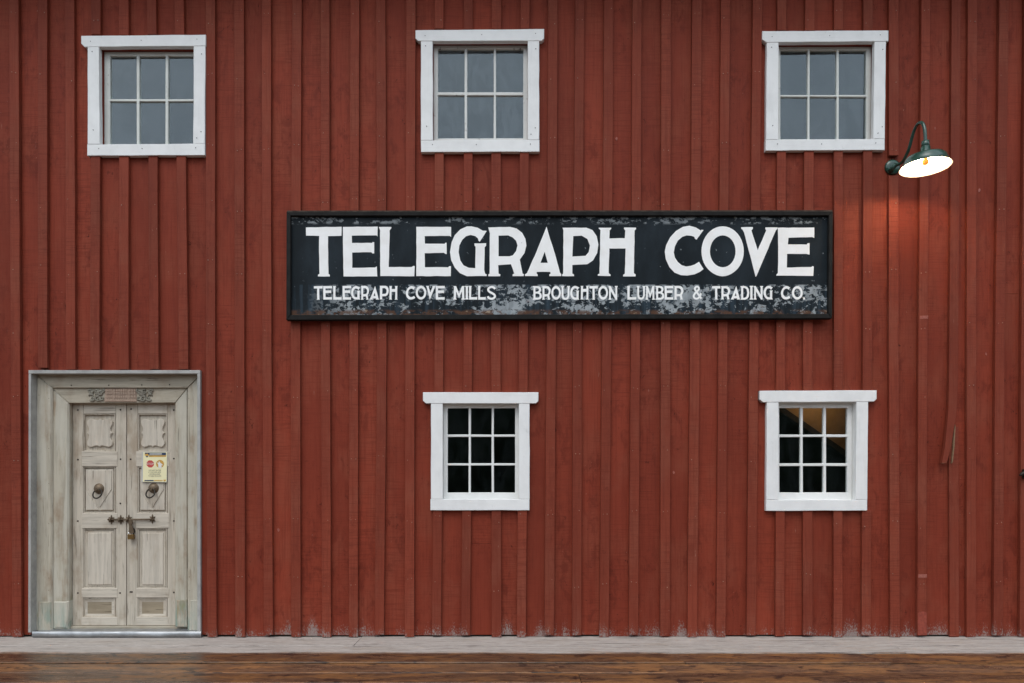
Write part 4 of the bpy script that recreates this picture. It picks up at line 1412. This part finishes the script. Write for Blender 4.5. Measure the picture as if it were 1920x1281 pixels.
for ch, xa, xb in small:
    ya, yb = 562.0 + random.uniform(-.3, .3), 536.3 + random.uniform(-.3, .3)
    mp_ = lambda p: (xa + (xb - xa) * p[0], ya + (yb - ya) * p[1])
    if ch in RIB:
        c = [Vector(mp_(p)) for p in RIB[ch]]
        # resample smoothly
        fine_ = []
        for j in range(len(c) - 1):
            p0, p1, p2, p3 = c[max(j - 1, 0)], c[j], c[j + 1], c[min(j + 2, len(c) - 1)]
            for t in (0, .33, .66):
                fine_.append(0.5 * ((2 * p1) + (p2 - p0) * t + (2 * p0 - 5 * p1 + 4 * p2 - p3) * t * t + (3 * p1 - p0 - 3 * p2 + p3) * t ** 3))
        fine_.append(c[-1])
        hw = 2.05 if ch == 'S' else 1.8
        mb = MB()
        vv, ff = [], []
        for j, p in enumerate(fine_):
            t = (fine_[min(j + 1, len(fine_) - 1)] - fine_[max(j - 1, 0)]).normalized()
            nn = Vector((-t.y, t.x)) * hw
            yy = -SP - 0.0012 - j * 0.00002
            for q in (p + nn, p - nn):
                x, z = P(q.x, q.y, SP)
                vv.append((x, yy, z))
        for j in range(len(fine_) - 1):
            ff.append((2 * j, 2 * j + 1, 2 * j + 3, 2 * j + 2))
        mb.add(vv, ff).build('letter', M['letter'], sign)
        continue
    lo, ho = U[ch]
    MB().prism(PL([mp_(p) for p in lo], SP), -SP - 0.0014, -SP + 0.001, 0, [PL([mp_(p) for p in h], SP) for h in ho]).build('letter', M['letter'], sign)

# ------------------------------------------------------------------ the gooseneck wall lamp
LX = 3.755
lamp = thing('wall_lamp', 'lit dark green gooseneck lamp with a wide shade on the red wall', 'lamp', (LX, -BT, 4.53))
plx, plz = P(1675.5, 312, .03)
T = Matrix.Translation((plx, -0.0015, plz)) @ Matrix.Rotation(R(90), 4, 'X')
MB().lathe([(0.074, 0), (0.074, 0.012), (0.070, 0.020), (0.055, 0.028), (0.03, 0.034), (0.0, 0.036)], T, 32).build('wall_plate', M['green'], lamp)
arm_pts = [(plx - .03, -0.03, plz - .045), (plx - .02, -.08, plz - .022), (LX, -.16, 4.605), (LX, -.233, 4.640), (LX, -.285, 4.69), (LX, -.320, 4.75), (LX, -.352, 4.80), (LX, -.395, 4.836), (LX, -.44, 4.842), (LX, -.485, 4.82), (LX, -.515, 4.772), (LX, -.530, 4.71), (LX, -.536, 4.62)]
sm = []
c = [Vector(p) for p in arm_pts]
for j in range(len(c) - 1):
    p0, p1, p2, p3 = c[max(j - 1, 0)], c[j], c[j + 1], c[min(j + 2, len(c) - 1)]
    for k in range(4):
        t = k / 4
        sm.append(0.5 * ((2 * p1) + (p2 - p0) * t + (2 * p0 - 5 * p1 + 4 * p2 - p3) * t * t + (3 * p1 - p0 - 3 * p2 + p3) * t ** 3))
sm.append(c[-1])
MB().tube(sm, 0.0145, 12).build('gooseneck', M['green'], lamp)
MB().tube([(plx - .034, -.022, plz - .05), (plx - .014, -.10, plz - .012)], 0.021, 12).build('arm_collar', M['green'], lamp)
SH = Matrix.Translation((LX, -.536, 4.392))
MB().lathe([(0.016, .238), (0.032, .236), (0.034, .190), (0.029, .185), (0.040, .180), (0.042, .115), (0.054, .104)], SH, 24).build('socket', M['green'], lamp)
prof = [(0.050, .108), (0.09, .104), (0.140, .097), (0.158, .092), (0.168, .082), (0.186, .040), (0.198, .014), (0.209, .003), (0.211, 0.0)]
shade = MB().lathe(prof, SH, 64).build('shade', M['green'], lamp)
inner = [(0.210, -0.0005), (0.205, .003), (0.194, .013), (0.182, .039), (0.164, .079), (0.154, .087), (0.137, .092), (0.09, .099), (0.0, .103)]
MB().lathe(inner, SH, 64).build('reflector', M['enamel_in'], shade)
MB().lathe([(0.0, .018), (0.018, .023), (0.026, .038), (0.025, .056), (0.015, .078), (0.014, .102)], SH, 20).build('bulb', M['bulb'], lamp)
ld = bpy.data.lights.new('lamp_light', 'POINT')
ld.energy = 5.6
ld.color = (1.0, 0.74, 0.46)
ld.shadow_soft_size = 0.03
lo_ = bpy.data.objects.new('lamp_light', ld)
COL.objects.link(lo_)
lo_.location = SH @ Vector((0, .045, .052))

# ------------------------------------------------------------------ iron cleat at the right edge
cl = P(1922, 889, .03)
cleat = thing('rope_cleat', 'dark iron cleat tip poking in at the right edge of the wall', 'cleat', (cl[0], -BT, cl[1]))
cp = P(1911.5, 891.5, .08)
cq = P(1945, 884, .08)
MB().tube([(cp[0], -.085, cp[1]), (cp[0] + .03, -.075, cp[1] + .016), ((cp[0] + cq[0]) / 2, -.07, (cp[1] + cq[1]) / 2 + .008), (cq[0] - .03, -.075, cq[1]), (cq[0], -.085, cq[1] - .004)], [0.008, 0.019, 0.026, 0.019, 0.008], 10).build('horn', M['iron'], cleat)
MB().box(((cp[0] + cq[0]) / 2 - .03, -.07, cp[1] - .03), ((cp[0] + cq[0]) / 2 + .03, -.002, cp[1] + .06)).build('foot', M['iron'], cleat)
